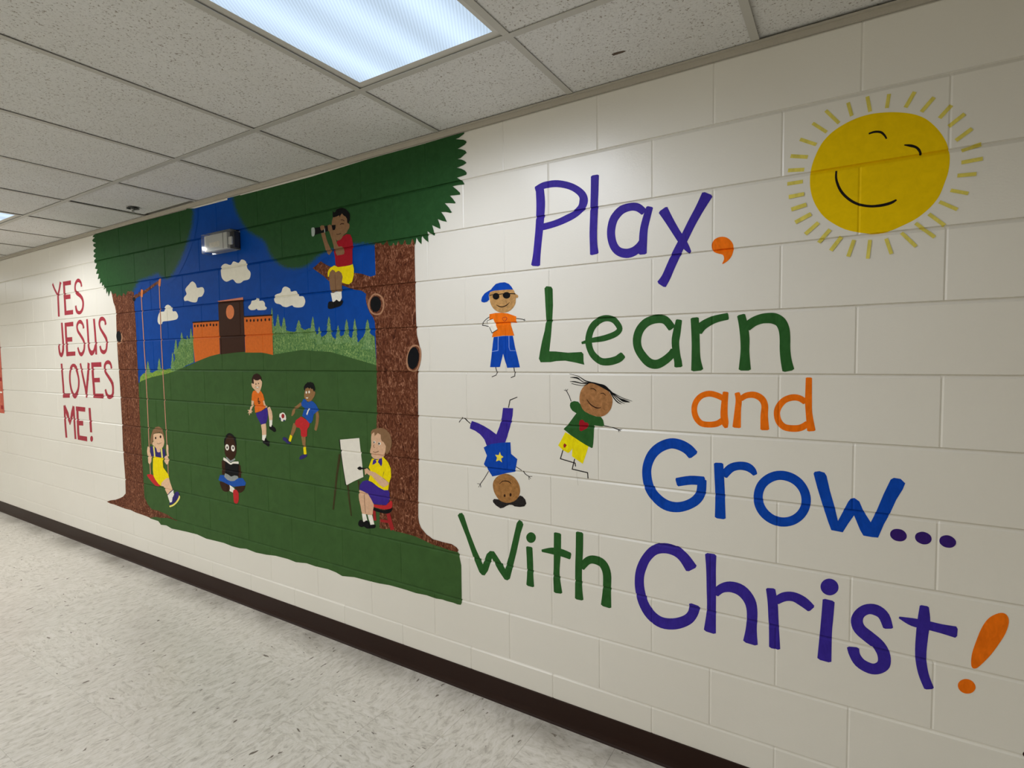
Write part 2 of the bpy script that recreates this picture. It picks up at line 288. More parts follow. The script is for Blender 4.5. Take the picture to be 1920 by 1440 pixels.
ART=[
('painted_sky', 'deep blue sky painted between the two mural trees, above the green hill', 'mural', None,0.2,[('sky', 'sky', None,0,[('P',0,[-6568,4865,-4990,4844,-3680,4832,-2295,4834,-1857,4832,-1759,4671,-1824,2823,-3831,2439,-6541,2450,-6644,3843])])]),
('painted_hedge', 'light green row of feathery conifers right of the painted schoolhouse', 'mural', 'painted conifer rows',0.45,[('foliage', 'hedge', None,0,[('P',0,[-3480,3346,-3446,3330,-3361,3364,-3295,3295,-3182,3270,-3093,3260,-3002,3313,-2927,3275,-2851,3294,-2748,3235,-2667,3191,-2563,3229,-2446,3164,-2366,3196,-2288,3214,-2213,3165,-2140,3117,-2082,3162,-1992,3224,-1900,3176,-1884,2887,-2073,2920,-2260,2960,-2533,3017,-2972,3043,-3311,3011,-3501,2990])]),('conifer', 'conifer', None,0,[('P',0,[-3469,3545,-3456,3485,-3463,3498,-3453,3433,-3461,3446,-3448,3381,-3460,3395,-3444,3330,-3459,3343,-3436,3286,-3532,3289,-3502,3353,-3523,3340,-3495,3404,-3509,3392,-3487,3455,-3498,3443,-3479,3507,-3488,3494])]),('conifer', 'conifer', None,0,[('P',0,[-3367,3466,-3349,3420,-3358,3430,-3344,3380,-3355,3391,-3335,3340,-3351,3351,-3323,3301,-3348,3311,-3318,3267,-3440,3271,-3404,3319,-3428,3310,-3396,3359,-3414,3349,-3388,3398,-3404,3389,-3380,3437,-3387,3428])]),('conifer', 'conifer', None,0,[('P',0,[-3265,3428,-3243,3383,-3255,3393,-3239,3344,-3250,3354,-3224,3306,-3246,3316,-3220,3267,-3242,3278,-3207,3234,-3345,3239,-3305,3285,-3333,3277,-3297,3324,-3321,3315,-3288,3362,-3299,3353,-3279,3400,-3292,3391])]),('conifer', 'conifer', None,0,[('P',0,[-3015,3388,-2991,3347,-3002,3356,-2977,3312,-2996,3321,-2973,3277,-2990,3286,-2949,3242,-2984,3252,-2942,3212,-3109,3217,-3061,3259,-3083,3251,-3052,3294,-3078,3286,-3042,3328,-3059,3320,-3032,3363,-3042,3354])]),('conifer', 'conifer', None,0,[('P',0,[-2788,3414,-2771,3360,-2778,3371,-2763,3313,-2774,3325,-2752,3266,-2770,3278,-2738,3218,-2766,3231,-2732,3179,-2868,3182,-2828,3240,-2859,3229,-2820,3287,-2835,3275,-2811,3333,-2825,3322,-2802,3379,-2810,3368])]),('conifer', 'conifer', None,0,[('P',0,[-2693,3305,-2677,3262,-2685,3272,-2667,3226,-2681,3235,-2659,3189,-2678,3199,-2657,3153,-2675,3162,-2648,3121,-2756,3124,-2724,3169,-2739,3160,-2718,3205,-2736,3197,-2711,3242,-2725,3233,-2704,3278,-2712,3269])]),('conifer', 'conifer', None,0,[('P',0,[-2539,3405,-2518,3342,-2529,3356,-2513,3287,-2525,3301,-2500,3232,-2521,3247,-2490,3178,-2517,3192,-2483,3132,-2621,3135,-2580,3202,-2605,3189,-2571,3256,-2586,3243,-2562,3311,-2578,3298,-2553,3365,-2565,3352])]),('conifer', 'conifer', None,0,[('P',0,[-2406,3307,-2391,3263,-2397,3273,-2384,3225,-2393,3234,-2374,3186,-2389,3196,-2365,3148,-2385,3158,-2356,3115,-2474,3118,-2440,3165,-2456,3156,-2433,3203,-2451,3194,-2425,3241,-2440,3232,-2418,3279,-2426,3270])]),('conifer', 'conifer', None,0,[('P',0,[-2281,3363,-2260,3308,-2271,3321,-2252,3261,-2267,3273,-2248,3214,-2263,3226,-2240,3166,-2259,3179,-2226,3126,-2357,3129,-2319,3187,-2350,3176,-2311,3235,-2326,3223,-2303,3282,-2314,3270,-2295,3329,-2303,3317])]),('conifer', 'conifer', None,0,[('P',0,[-2164,3363,-2148,3302,-2155,3315,-2136,3249,-2151,3262,-2131,3195,-2148,3209,-2129,3142,-2144,3156,-2115,3097,-2235,3099,-2200,3165,-2227,3153,-2192,3219,-2205,3206,-2184,3271,-2195,3259,-2176,3324,-2185,3311])]),('conifer', 'conifer', None,0,[('P',0,[-1987,3350,-1964,3282,-1974,3297,-1954,3223,-1968,3238,-1935,3164,-1963,3179,-1934,3105,-1957,3120,-1915,3055,-2083,3057,-2034,3131,-2068,3117,-2024,3190,-2054,3176,-2014,3248,-2034,3234,-2004,3307,-2017,3293])])]),
('painted_hedge', 'light green conifers painted left of the schoolhouse, behind the swing ropes', 'mural', 'painted conifer rows',0.45,[('foliage', 'hedge', None,0,[('P',0,[-5601,2826,-5617,2908,-5549,2984,-5557,3077,-5471,3123,-5431,3203,-5364,3236,-5299,3245,-5232,3221,-5150,3264,-5087,3279,-5099,2939,-5275,2902,-5496,2832])]),('bush', 'yellow_bush', None,0,[('P',0,[-6523,2614,-6505,2733,-6412,2784,-6273,2816,-6153,2798,-6042,2836,-5934,2860,-5832,2842,-5694,2861,-5574,2820,-5722,2795,-5838,2777,-6004,2739,-6175,2694,-6352,2636])]),('conifer', 'conifer', None,0,[('P',0,[-6259,2961,-6238,2919,-6249,2928,-6227,2883,-6245,2892,-6220,2847,-6242,2856,-6208,2810,-6239,2819,-6203,2780,-6350,2779,-6306,2824,-6340,2815,-6296,2861,-6315,2852,-6285,2897,-6305,2888,-6275,2934,-6288,2925])]),('conifer', 'conifer', None,0,[('P',0,[-5950,3004,-5933,2962,-5942,2971,-5926,2924,-5939,2934,-5916,2887,-5936,2896,-5912,2850,-5934,2859,-5903,2818,-6032,2817,-5993,2865,-6021,2855,-5984,2902,-6000,2893,-5974,2939,-5990,2930,-5964,2977,-5972,2967])]),('conifer', 'conifer', None,0,[('P',0,[-5602,3078,-5589,3020,-5595,3032,-5577,2969,-5593,2982,-5579,2919,-5592,2932,-5572,2869,-5591,2881,-5563,2826,-5685,2825,-5647,2889,-5672,2876,-5637,2939,-5652,2927,-5626,2990,-5637,2977,-5616,3040,-5628,3028])]),('conifer', 'conifer', None,0,[('P',0,[-5504,3245,-5485,3200,-5495,3210,-5482,3162,-5492,3172,-5472,3124,-5489,3134,-5469,3085,-5487,3095,-5455,3053,-5587,3054,-5547,3102,-5572,3093,-5538,3140,-5559,3131,-5528,3178,-5547,3169,-5518,3217,-5531,3207])]),('conifer', 'conifer', None,0,[('P',0,[-5356,3330,-5337,3292,-5347,3300,-5326,3259,-5343,3268,-5321,3226,-5340,3235,-5311,3193,-5337,3202,-5306,3166,-5434,3168,-5396,3208,-5414,3201,-5387,3241,-5403,3233,-5379,3273,-5391,3266,-5369,3306,-5380,3298])]),('conifer', 'conifer', None,0,[('P',0,[-5227,3289,-5210,3260,-5219,3266,-5207,3235,-5216,3241,-5197,3210,-5213,3216,-5187,3184,-5210,3191,-5185,3163,-5290,3165,-5259,3196,-5273,3190,-5252,3221,-5271,3215,-5245,3246,-5259,3240,-5238,3270,-5245,3264])]),('conifer', 'conifer', None,0,[('P',0,[-5131,3376,-5119,3332,-5124,3342,-5111,3293,-5122,3303,-5104,3255,-5120,3265,-5106,3217,-5119,3227,-5095,3184,-5198,3186,-5166,3233,-5189,3224,-5159,3272,-5170,3262,-5151,3310,-5161,3301,-5142,3348,-5151,3339])])]),
('painted_lawn', 'broad dark green hill and lawn filling the lower half of the mural', 'mural', None,0.8,[('lawn', 'lawn', None,0,[('P',0,[-6631,2622,-6457,2685,-6171,2741,-5842,2780,-5608,2817,-5327,2881,-5071,2936,-4860,2995,-4542,3038,-4049,3063,-3595,3039,-3480,3020,-2975,3066,-2532,3037,-2259,2980,-2072,2942,-1871,2895,-1650,2875,-1515,1822,-1482,1394,-1379,1319,-1226,1274,-1041,1262,-933,1233,-906,1121,-908,781,-920,759,-956,755,-1004,759,-1077,757,-1127,760,-1208,752,-1317,758,-1448,749,-1568,753,-1685,754,-1790,753,-1920,741,-2046,736,-2159,734,-2282,731,-2458,706,-2554,726,-2678,736,-2875,727,-3024,733,-3206,710,-3345,720,-3566,716,-3736,697,-3942,685,-4131,697,-4262,680,-4429,677,-4599,688,-4786,683,-4992,676,-5201,697,-5459,691,-5646,683,-5838,674,-5975,697,-6119,683,-6187,725,-6408,730,-6700,859,-6851,1233])])]),
('painted_cloud', 'lowest white cloud, left in the painted sky, with a swing rope across it', 'cloud', 'white clouds in the painted sky',0.5,[('cloud', 'cloud', None,0,[('P',1,[-5946,3513,-5927,3566,-5876,3614,-5778,3618,-5755,3628,-5747,3669,-5709,3695,-5652,3700,-5593,3675,-5560,3641,-5549,3609,-5478,3605,-5433,3562,-5431,3525,-5482,3499,-5660,3489,-5807,3486,-5839,3456,-5908,3453,-5941,3483])])]),
('painted_cloud', 'white cloud with three lobes left above the schoolhouse tower', 'cloud', 'white clouds in the painted sky',0.5,[('cloud', 'cloud', None,0,[('P',1,[-5265,3769,-5199,3810,-5225,3871,-5143,3920,-5056,3958,-4980,3919,-4948,3870,-4828,3868,-4794,3815,-4851,3758,-4933,3750,-4977,3695,-5083,3700,-5181,3724,-5253,3726])])]),
('painted_cloud', 'large white cloud right below the silvery box light', 'cloud', 'white clouds in the painted sky',0.5,[('cloud', 'cloud', None,0,[('P',1,[-4421,4002,-4410,4080,-4325,4108,-4219,4081,-4157,4118,-4059,4090,-3999,4124,-3916,4091,-3895,4014,-3836,3959,-3865,3890,-3974,3879,-4035,3858,-4121,3865,-4190,3912,-4313,3894,-4398,3937])])]),
('painted_cloud', 'smallest white cloud, just right of the schoolhouse tower', 'cloud', 'white clouds in the painted sky',0.5,[('cloud', 'cloud', None,0,[('P',1,[-3903,3577,-3855,3606,-3835,3640,-3786,3643,-3743,3664,-3701,3650,-3690,3631,-3630,3628,-3594,3600,-3592,3566,-3562,3547,-3576,3527,-3627,3523,-3724,3528,-3749,3545,-3781,3534,-3854,3535,-3896,3553])])]),
('painted_cloud', "wide white cloud left of the seated boy's dangling feet", 'cloud', 'white clouds in the painted sky',0.5,[('cloud', 'cloud', None,0,[('P',1,[-3425,3635,-3395,3679,-3301,3695,-3270,3740,-3219,3755,-3146,3727,-3128,3693,-3043,3695,-3002,3639,-2931,3630,-2901,3576,-2936,3525,-3013,3517,-3090,3528,-3122,3547,-3213,3532,-3281,3546,-3319,3568,-3400,3588])])]),
('painted_schoolhouse', 'orange schoolhouse with a tall dark brown clock tower on the painted hill', 'building', None,1.0,[('wing', 'school_orange', None,0,[('P',0,[-5080,3441,-4506,3437,-4510,3043,-4732,3013,-4882,2983,-5076,2941,-5093,3178])]),('window', 'school_black', None,1,[('P',1,[-5021,3397,-5027,3385,-5040,3380,-5052,3385,-5057,3398,-5050,3410,-5037,3415,-5025,3409])]),('window', 'school_black', None,1,[('P',1,[-4954,3396,-4960,3384,-4973,3380,-4985,3385,-4989,3398,-4983,3410,-4970,3414,-4958,3409])]),('window', 'school_black', None,1,[('P',1,[-4880,3398,-4886,3386,-4898,3382,-4910,3387,-4915,3400,-4909,3412,-4896,3416,-4884,3411])]),('window', 'school_black', None,1,[('P',1,[-4820,3394,-4826,3382,-4839,3377,-4851,3383,-4855,3395,-4849,3407,-4836,3412,-4825,3406])]),('window', 'school_black', None,1,[('P',1,[-4750,3397,-4756,3385,-4769,3380,-4780,3386,-4784,3398,-4778,3410,-4766,3414,-4754,3409])]),('window', 'school_black', None,1,[('P',1,[-4673,3399,-4679,3387,-4692,3383,-4703,3388,-4707,3400,-4701,3412,-4689,3417,-4677,3411])]),('window', 'school_black', None,1,[('P',1,[-4605,3393,-4611,3381,-4623,3377,-4635,3382,-4639,3394,-4633,3406,-4621,3411,-4609,3405])]),('window', 'school_black', None,1,[('P',1,[-4541,3394,-4547,3382,-4559,3378,-4570,3383,-4574,3395,-4568,3407,-4556,3411,-4545,3406])]),('wing', 'school_orange', None,0,[('P',0,[-3993,3457,-3475,3451,-3476,3016,-3585,3034,-3687,3046,-3993,3050])]),('window', 'school_black', None,1,[('P',1,[-3923,3417,-3928,3405,-3940,3401,-3951,3406,-3955,3418,-3949,3430,-3938,3434,-3927,3429])]),('window', 'school_black', None,1,[('P',1,[-3851,3416,-3857,3404,-3868,3400,-3879,3405,-3883,3417,-3878,3429,-3866,3433,-3855,3428])]),('window', 'school_black', None,1,[('P',1,[-3788,3413,-3794,3402,-3805,3397,-3816,3403,-3820,3414,-3814,3426,-3803,3430,-3792,3425])]),('window', 'school_black', None,1,[('P',1,[-3717,3413,-3722,3402,-3733,3397,-3744,3403,-3748,3414,-3742,3426,-3731,3430,-3720,3425])]),('window', 'school_black', None,1,[('P',1,[-3649,3412,-3654,3401,-3665,3396,-3676,3402,-3679,3413,-3674,3425,-3663,3429,-3653,3424])]),('window', 'school_black', None,1,[('P',1,[-3577,3412,-3582,3401,-3593,3397,-3603,3402,-3607,3413,-3602,3424,-3591,3429,-3580,3424])]),('window', 'school_black', None,1,[('P',1,[-3505,3411,-3510,3400,-3521,3396,-3532,3401,-3535,3413,-3530,3424,-3519,3428,-3509,3423])]),('roof_edge', 'school_black', None,0,[('S',0,0,[-5089,3445,8,-4508,3442,8])]),('roof_edge', 'school_black', None,0,[('S',0,0,[-3992,3465,8,-3465,3459,7])]),('tower', 'school_brown', None,0,[('P',0,[-4503,3671,-3994,3664,-3992,3476,-4001,3059,-4191,3053,-4500,3034,-4502,3367])]),('parapet', 'school_pink', 'pink strip along the tower top',0,[('P',0,[-4514,3678,-3992,3690,-3994,3661,-4491,3668])]),('clock', 'school_peach', 'peach oval on the tower',0,[('P',1,[-4180,3530,-4190,3494,-4215,3466,-4249,3451,-4286,3453,-4318,3471,-4339,3501,-4344,3538,-4333,3574,-4308,3602,-4274,3616,-4237,3614,-4206,3596,-4185,3566])])]),
('painted_tree', 'left mural tree with a swing on its branch and one pale edged scalloped crown', 'tree', 'painted mural trees',1.2,[('trunk', 'bark', None,0,[('P',0,[-7242,4029,-7198,3902,-7174,3823,-7131,3758,-7113,3696,-7115,3564,-7129,3254,-7122,2942,-7107,2629,-7101,2078,-7112,1666,-7091,1246,-7101,1005,-7189,946,-7293,908,-7434,866,-7592,837,-7738,797,-7616,784,-7477,786,-7308,776,-7126,769,-6978,773,-6821,756,-6634,751,-6512,746,-6407,738,-6256,776,-6110,782,-5966,803,-5854,805,-5690,800,-5824,831,-5933,853,-6059,864,-6202,874,-6350,869,-6421,905,-6464,930,-6546,1019,-6548,1304,-6556,1688,-6560,2259,-6552,2639,-6552,3090,-6545,3465,-6561,3749,-6558,3860,-6530,4058,-6873,4047])]),('branch', 'bark', None,0,[('S',0,1,[-6582,3845,26,-6427,3885,29,-6301,3903,25,-6202,3924,21,-6078,3960,21,-5981,3988,20,-5862,4016,17,-5746,4028,12,-5651,4025,4])]),('knothole', 'knot_black', 'small dark knot under the branch',0,[('P',1,[-6520,3828,-6525,3815,-6537,3806,-6553,3801,-6570,3802,-6584,3809,-6594,3820,-6596,3833,-6591,3845,-6579,3855,-6564,3860,-6547,3859,-6532,3852,-6523,3841])]),('knothole_rim', 'bark_pale', None,0,[('S',0,1,[-7109,3237,11,-7070,3220,8,-7006,3245,13,-6966,3302,17,-6980,3360,17])]),('knothole', 'knot_black', 'black oval knothole on the left trunk edge',0,[('P',1,[-6986,3324,-6992,3289,-7012,3261,-7042,3246,-7075,3245,-7107,3261,-7129,3288,-7138,3323,-7132,3358,-7111,3386,-7081,3401,-7048,3401,-7017,3386,-6995,3358])]),('crown', 'leaf', None,0,[('P',0,[-7650,4875,-7709,4847,-7731,4840,-7714,4832,-7652,4817,-7721,4800,-7744,4785,-7729,4766,-7625,4732,-7707,4729,-7730,4714,-7714,4695,-7634,4660,-7706,4643,-7730,4628,-7714,4609,-7657,4587,-7712,4567,-7735,4552,-7720,4533,-7651,4512,-7711,4485,-7734,4469,-7719,4450,-7636,4431,-7703,4360,-7622,4343,-7679,4279,-7585,4274,-7631,4195,-7549,4204,-7573,4125,-7497,4145,-7505,4082,-7438,4106,-7454,4029,-7383,4055,-7376,3961,-7329,4001,-7313,3917,-7246,3998,-7161,3938,-7093,3957,-7051,3892,-6982,3926,-6906,3890,-6853,3940,-6794,3898,-6725,3954,-6649,3941,-6566,4002,-6530,4058,-6465,4097,-6373,4119,-6181,4132,-6036,4155,-5866,4168,-5787,4126,-5656,4079,-5559,4119,-5475,4180,-5377,4260,-5251,4395,-5152,4517,-5080,4640,-5033,4765,-5026,4856])]),('crown_fringe', 'leaf_fade', None,0,[('F',[-6648,3956,-6454,3889,-6548,4030,-6355,3964,-6465,4097,-6298,4016,-6373,4119,-6298,4012,-6181,4132,-6113,4025,-6036,4155,-5965,4050,-5866,4168,-5887,4064,-5787,4126,-5905,4046,-5656,4079,-5642,3975,-5559,4119,-5410,4044,-5475,4180,-5312,4115,-5377,4260,-5208,4201,-5251,4395,-5080,4340,-5152,4517,-4980,4467,-5080,4640,-4905,4598,-5033,4765,-4856,4731,-5026,4856,-4847,4829])])]),
('painted_tree', 'right mural tree with jagged dark crown, the tree a boy sits in', 'tree', 'painted mural trees',1.2,[('trunk', 'bark', None,0,[('P',0,[-1868,4143,-1866,4017,-1865,3851,-1865,3760,-1935,3695,-1995,3608,-2005,3547,-1999,3505,-1980,3453,-1953,3405,-1911,3362,-1891,3320,-1884,3131,-1885,2900,-1885,2720,-1894,2460,-1908,2277,-1902,2042,-1891,1569,-1900,1302,-1843,1301,-1764,1318,-1688,1304,-1599,1303,-1518,1301,-1432,1295,-1334,1276,-1227,1254,-1127,1247,-1041,1237,-945,1235,-933,1257,-956,1277,-1010,1297,-1064,1297,-1113,1298,-1175,1303,-1225,1304,-1263,1323,-1301,1337,-1332,1362,-1364,1387,-1388,1433,-1397,1483,-1392,1685,-1382,1861,-1376,2086,-1371,2359,-1364,2729,-1360,2851,-1333,2905,-1322,2963,-1326,3045,-1346,3118,-1363,3177,-1369,3313,-1370,3386,-1369,3626,-1369,3842,-1365,4080])]),('branch', 'bark', None,0,[('P',0,[-1845,3612,-1904,3566,-1989,3588,-2060,3628,-2181,3649,-2306,3693,-2421,3728,-2523,3758,-2597,3813,-2697,3870,-2798,3929,-2844,3955,-2851,3983,-2808,3996,-2759,4013,-2710,4019,-2670,3989,-2591,3942,-2518,3908,-2337,3859,-2149,3807,-2054,3791,-1932,3751,-1868,3761])]),('knothole_rim', 'bark_pale', None,0,[('S',1,1,[-1868,3581,8,-1925,3561,9,-1967,3493,11,-1941,3421,9,-1875,3389,8,-1804,3401,9,-1767,3469,10,-1790,3546,9])]),('knothole', 'knot_black', 'upper black oval knothole',0,[('P',1,[-1803,3482,-1811,3450,-1831,3426,-1860,3413,-1891,3414,-1919,3430,-1938,3457,-1944,3490,-1936,3523,-1915,3548,-1886,3560,-1855,3558,-1827,3542,-1808,3515])]),('knothole_rim', 'bark_pale', None,0,[('S',1,1,[-1371,3080,7,-1436,3065,9,-1488,2968,10,-1485,2887,10,-1442,2848,8,-1377,2857,8,-1330,2948,9,-1329,3045,9])]),('knothole', 'knot_black', 'lower black oval knothole',0,[('P',1,[-1346,2960,-1360,2917,-1384,2883,-1415,2866,-1445,2868,-1469,2890,-1482,2927,-1481,2972,-1467,3015,-1442,3049,-1411,3066,-1381,3063,-1358,3041,-1345,3004])]),('crown', 'leaf', None,0,[('P',0,[-965,4861,-870,4862,-797,4860,-787,4853,-797,4844,-847,4825,-883,4821,-801,4799,-775,4784,-768,4771,-790,4755,-837,4742,-862,4737,-820,4724,-783,4706,-769,4685,-795,4674,-833,4654,-866,4653,-822,4639,-793,4623,-772,4603,-806,4591,-853,4584,-876,4582,-830,4566,-789,4542,-773,4521,-777,4506,-825,4502,-875,4499,-820,4462,-795,4430,-868,4435,-924,4435,-875,4395,-846,4367,-845,4352,-905,4356,-956,4361,-924,4330,-895,4293,-901,4287,-961,4299,-1012,4306,-968,4261,-937,4217,-951,4214,-1005,4230,-1054,4236,-1018,4193,-993,4144,-1044,4159,-1094,4182,-1072,4133,-1066,4093,-1113,4115,-1157,4137,-1142,4090,-1132,4042,-1171,4062,-1212,4091,-1207,4039,-1204,3993,-1243,4022,-1281,4062,-1282,4019,-1285,3985,-1318,4013,-1343,4053,-1351,4012,-1361,3986,-1371,4015,-1393,4050,-1414,4000,-1448,3999,-1465,4006,-1480,4053,-1505,4010,-1536,4009,-1562,4052,-1584,4014,-1605,4011,-1624,4037,-1643,4016,-1678,4015,-1712,4075,-1745,4033,-1770,4038,-1788,4058,-1824,4057,-1860,4067,-1885,4090,-1926,4093,-2030,4110,-2176,4114,-2318,4109,-2441,4096,-2549,4085,-2651,4069,-2730,4037,-2819,4001,-2892,3973,-3037,3964,-3203,3992,-3333,4064,-3425,4146,-3488,4262,-3564,4326,-3682,4384,-3812,4456,-3941,4586,-4049,4740,-4053,4847,-3562,4842,-2725,4838,-1926,4856,-1239,4855])]),('crown_fringe', 'leaf_fade', None,0,[('F',[-1864,4077,-1876,3999,-2027,4106,-2033,4026,-2174,4119,-2160,4035,-2326,4110,-2296,4026,-2444,4098,-2409,4013,-2548,4088,-2506,4003,-2654,4067,-2592,3986,-2730,4037,-2649,3962,-2816,3997,-2737,3920,-2894,3971,-2848,3884,-3034,3962,-3030,3872,-3202,3990,-3258,3909,-3335,4066,-3440,4008,-3424,4144,-3559,4114,-3483,4262,-3620,4232,-3565,4330,-3667,4269,-3679,4385,-3766,4315,-3814,4456,-3934,4404,-3937,4586,-4085,4560,-4021,4725,-4181,4717,-4064,4853,-4229,4855])])]),
('painted_swing', 'orange roped swing with red seat hanging from the left tree branch', 'swing', None,1.6,[('rope_tie', 'tie', None,0,[('S',0,0,[-6321,3947,28,-6341,3848,28])]),('rope_tie', 'tie', None,0,[('S',0,0,[-5829,4056,28,-5856,3961,28])]),('rope', 'rope', None,0,[('S',0,0,[-6349,3861,11,-6348,3670,11,-6343,3486,11,-6339,3125,11,-6327,2791,11,-6329,2195,11,-6336,1743,11,-6337,1532,11,-6336,1358,11])]),('rope', 'rope', None,0,[('S',0,0,[-5857,3970,10,-5865,3581,10,-5872,3282,10,-5868,2794,10,-5858,2145,10,-5852,1782,10,-5851,1570,10,-5855,1408,10])]),('swing_seat', 'red_paint', None,0,[('P',1,[-6439,1350,-6348,1371,-6266,1363,-6180,1307,-6090,1256,-6097,1231,-6188,1219,-6277,1249,-6365,1296])])]),
('painted_child', 'brown haired child in yellow overalls sitting on the painted swing', 'painted child', 'painted children',1.9,[('arm', 'skin_pale', None,0,[('S',0,1,[-6347,1752,32,-6360,1685,40,-6340,1630,47,-6337,1578,49,-6361,1526,25])]),('arm', 'skin_pale', None,0,[('S',0,1,[-5842,1823,22,-5846,1782,28,-5848,1736,26,-5837,1673,22]),('S',0,1,[-5899,1659,39,-5881,1615,61,-5864,1566,31])]),('shirt', 'navy', None,0,[('P',0,[-6310,1764,-6226,1778,-6138,1750,-6116,1705,-6044,1711,-6031,1754,-5977,1767,-5916,1758,-5902,1677,-5944,1646,-6078,1625,-6277,1628,-6307,1698])]),('head', 'skin_pale', None,0,[('P',1,[-6202,1940,-6100,1966,-5976,1969,-5934,1922,-5915,1868,-5937,1811,-5985,1771,-6031,1754,-6042,1713,-6116,1705,-6138,1750,-6190,1780,-6236,1793,-6236,1826,-6209,1847])]),('hair', 'hair_brown', None,1,[('P',0,[-6302,1798,-6291,1869,-6257,1937,-6204,2010,-6128,2052,-6046,2065,-5986,2051,-5934,1995,-5904,1924,-5916,1900,-5946,1957,-5976,1969,-5992,1986,-6011,1971,-6031,1993,-6055,1969,-6076,1986,-6101,1961,-6126,1978,-6155,1953,-6172,1970,-6202,1940,-6206,1875,-6240,1830,-6261,1801])]),('eye', 'dark', None,1,[('P',1,[-6124,1899,-6127,1891,-6133,1885,-6142,1881,-6150,1880,-6158,1883,-6163,1889,-6164,1896,-6162,1904,-6156,1911,-6147,1915,-6138,1915,-6131,1913,-6126,1907])]),('eye', 'dark', None,1,[('P',1,[-5988,1926,-5991,1917,-5998,1910,-6007,1906,-6017,1905,-6026,1908,-6031,1915,-6033,1923,-6030,1932,-6023,1939,-6014,1943,-6004,1944,-5995,1941,-5990,1934])]),('mouth', 'line_brown', None,1,[('S',0,1,[-6113,1828,3,-6060,1824,3,-5991,1845,3])]),('leg', 'skin_pale', None,0,[('P',0,[-6048,1279,-5982,1324,-5899,1365,-5838,1374,-5809,1311,-5760,1228,-5819,1191,-5894,1136,-5942,1185,-5990,1240,-6052,1239])]),('sock', 'white_paint', None,0,[('P',0,[-5757,1219,-5741,1200,-5722,1148,-5770,1114,-5785,1048,-5842,1032,-5872,1083,-5896,1128,-5821,1177])]),('sock_band', 'navy', None,1,[('S',0,1,[-5889,1136,5,-5830,1173,5,-5755,1219,5])]),('shoe', 'navy', None,0,[('P',1,[-5728,1156,-5687,1195,-5635,1209,-5595,1186,-5596,1146,-5649,1098,-5738,1045,-5827,1004,-5863,1013,-5833,1037,-5789,1052,-5772,1100])]),('sole', 'pale_yellow', None,1,[('S',0,1,[-5587,1156,16,-5605,1122,16,-5669,1064,13,-5758,1011,12,-5856,978,11])]),('overalls', 'yellow', None,0,[('P',0,[-6235,1636,-6095,1635,-5967,1635,-5980,1587,-5974,1505,-5916,1465,-5851,1421,-5831,1375,-5899,1364,-5982,1323,-6048,1278,-6056,1237,-6113,1253,-6198,1305,-6248,1356,-6260,1444])]),('strap', 'pale_yellow', None,1,[('S',0,0,[-6206,1779,19,-6197,1708,19,-6190,1633,19])]),('strap', 'pale_yellow', None,1,[('S',0,0,[-5999,1768,20,-5996,1701,20,-5988,1637,20])])]),
('painted_child', 'dark skinned child in black top and blue shorts reading cross legged', 'painted child', 'painted children',1.6,[('arm', 'skin_dark', None,0,[('P',0,[-4571,1721,-4523,1744,-4477,1734,-4508,1558,-4572,1551])]),('arm', 'skin_dark', None,0,[('P',0,[-4226,1717,-4180,1705,-4169,1609,-4176,1556,-4231,1550])]),('leg', 'skin_dark', None,0,[('P',1,[-4630,1457,-4543,1458,-4431,1446,-4416,1407,-4437,1363,-4509,1346,-4572,1355,-4609,1396])]),('leg', 'skin_dark', None,0,[('P',1,[-4307,1436,-4203,1460,-4105,1473,-4121,1421,-4181,1378,-4243,1370,-4295,1400])]),('shorts', 'blue', None,0,[('P',0,[-4654,1475,-4616,1542,-4515,1551,-4483,1511,-4371,1498,-4244,1545,-4143,1554,-4082,1506,-4101,1470,-4203,1452,-4328,1429,-4445,1440,-4557,1463,-4629,1469])]),('shirt', 'grey_paint', None,0,[('P',0,[-4527,1531,-4506,1576,-4443,1568,-4379,1547,-4311,1570,-4246,1570,-4231,1546,-4316,1502,-4386,1490,-4469,1500])]),('sock', 'white_paint', None,0,[('P',0,[-4422,1441,-4336,1416,-4312,1394,-4354,1354,-4395,1360,-4427,1368,-4413,1403])]),('shoe', 'red_paint', None,0,[('P',1,[-4348,1380,-4289,1399,-4243,1366,-4241,1289,-4265,1239,-4307,1225,-4342,1243,-4349,1316])]),('head', 'skin_dark', None,0,[('P',1,[-4489,1935,-4460,2027,-4387,2071,-4306,2050,-4260,1996,-4244,1925,-4254,1852,-4293,1792,-4372,1746,-4430,1761,-4483,1804,-4497,1868])]),('hair', 'black_paint', None,1,[('S',0,1,[-4490,1922,7,-4481,1981,15,-4445,2036,13,-4384,2067,14,-4316,2051,16,-4271,2008,18,-4250,1941,9])]),('eye', 'white_paint', None,1,[('P',1,[-4399,1908,-4401,1891,-4410,1877,-4425,1868,-4442,1865,-4458,1870,-4470,1882,-4476,1897,-4474,1914,-4465,1928,-4450,1938,-4433,1940,-4416,1935,-4404,1924])]),('eye', 'white_paint', None,1,[('P',1,[-4278,1906,-4280,1890,-4289,1875,-4303,1865,-4320,1863,-4336,1868,-4348,1880,-4354,1896,-4352,1913,-4343,1928,-4328,1937,-4311,1939,-4295,1934,-4284,1922])]),('pupil', 'dark', None,1,[('P',1,[-4423,1901,-4425,1894,-4430,1888,-4435,1885,-4442,1884,-4447,1887,-4451,1892,-4452,1899,-4450,1906,-4445,1911,-4440,1915,-4433,1915,-4428,1913,-4424,1907])]),('pupil', 'dark', None,1,[('P',1,[-4300,1906,-4302,1899,-4306,1893,-4312,1890,-4318,1889,-4324,1892,-4327,1897,-4328,1904,-4326,1911,-4322,1917,-4316,1921,-4310,1922,-4305,1919,-4301,1913])]),('collar', 'grey_paint', None,0,[('S',0,0,[-4464,1774,13,-4376,1733,10,-4280,1774,10])])]),
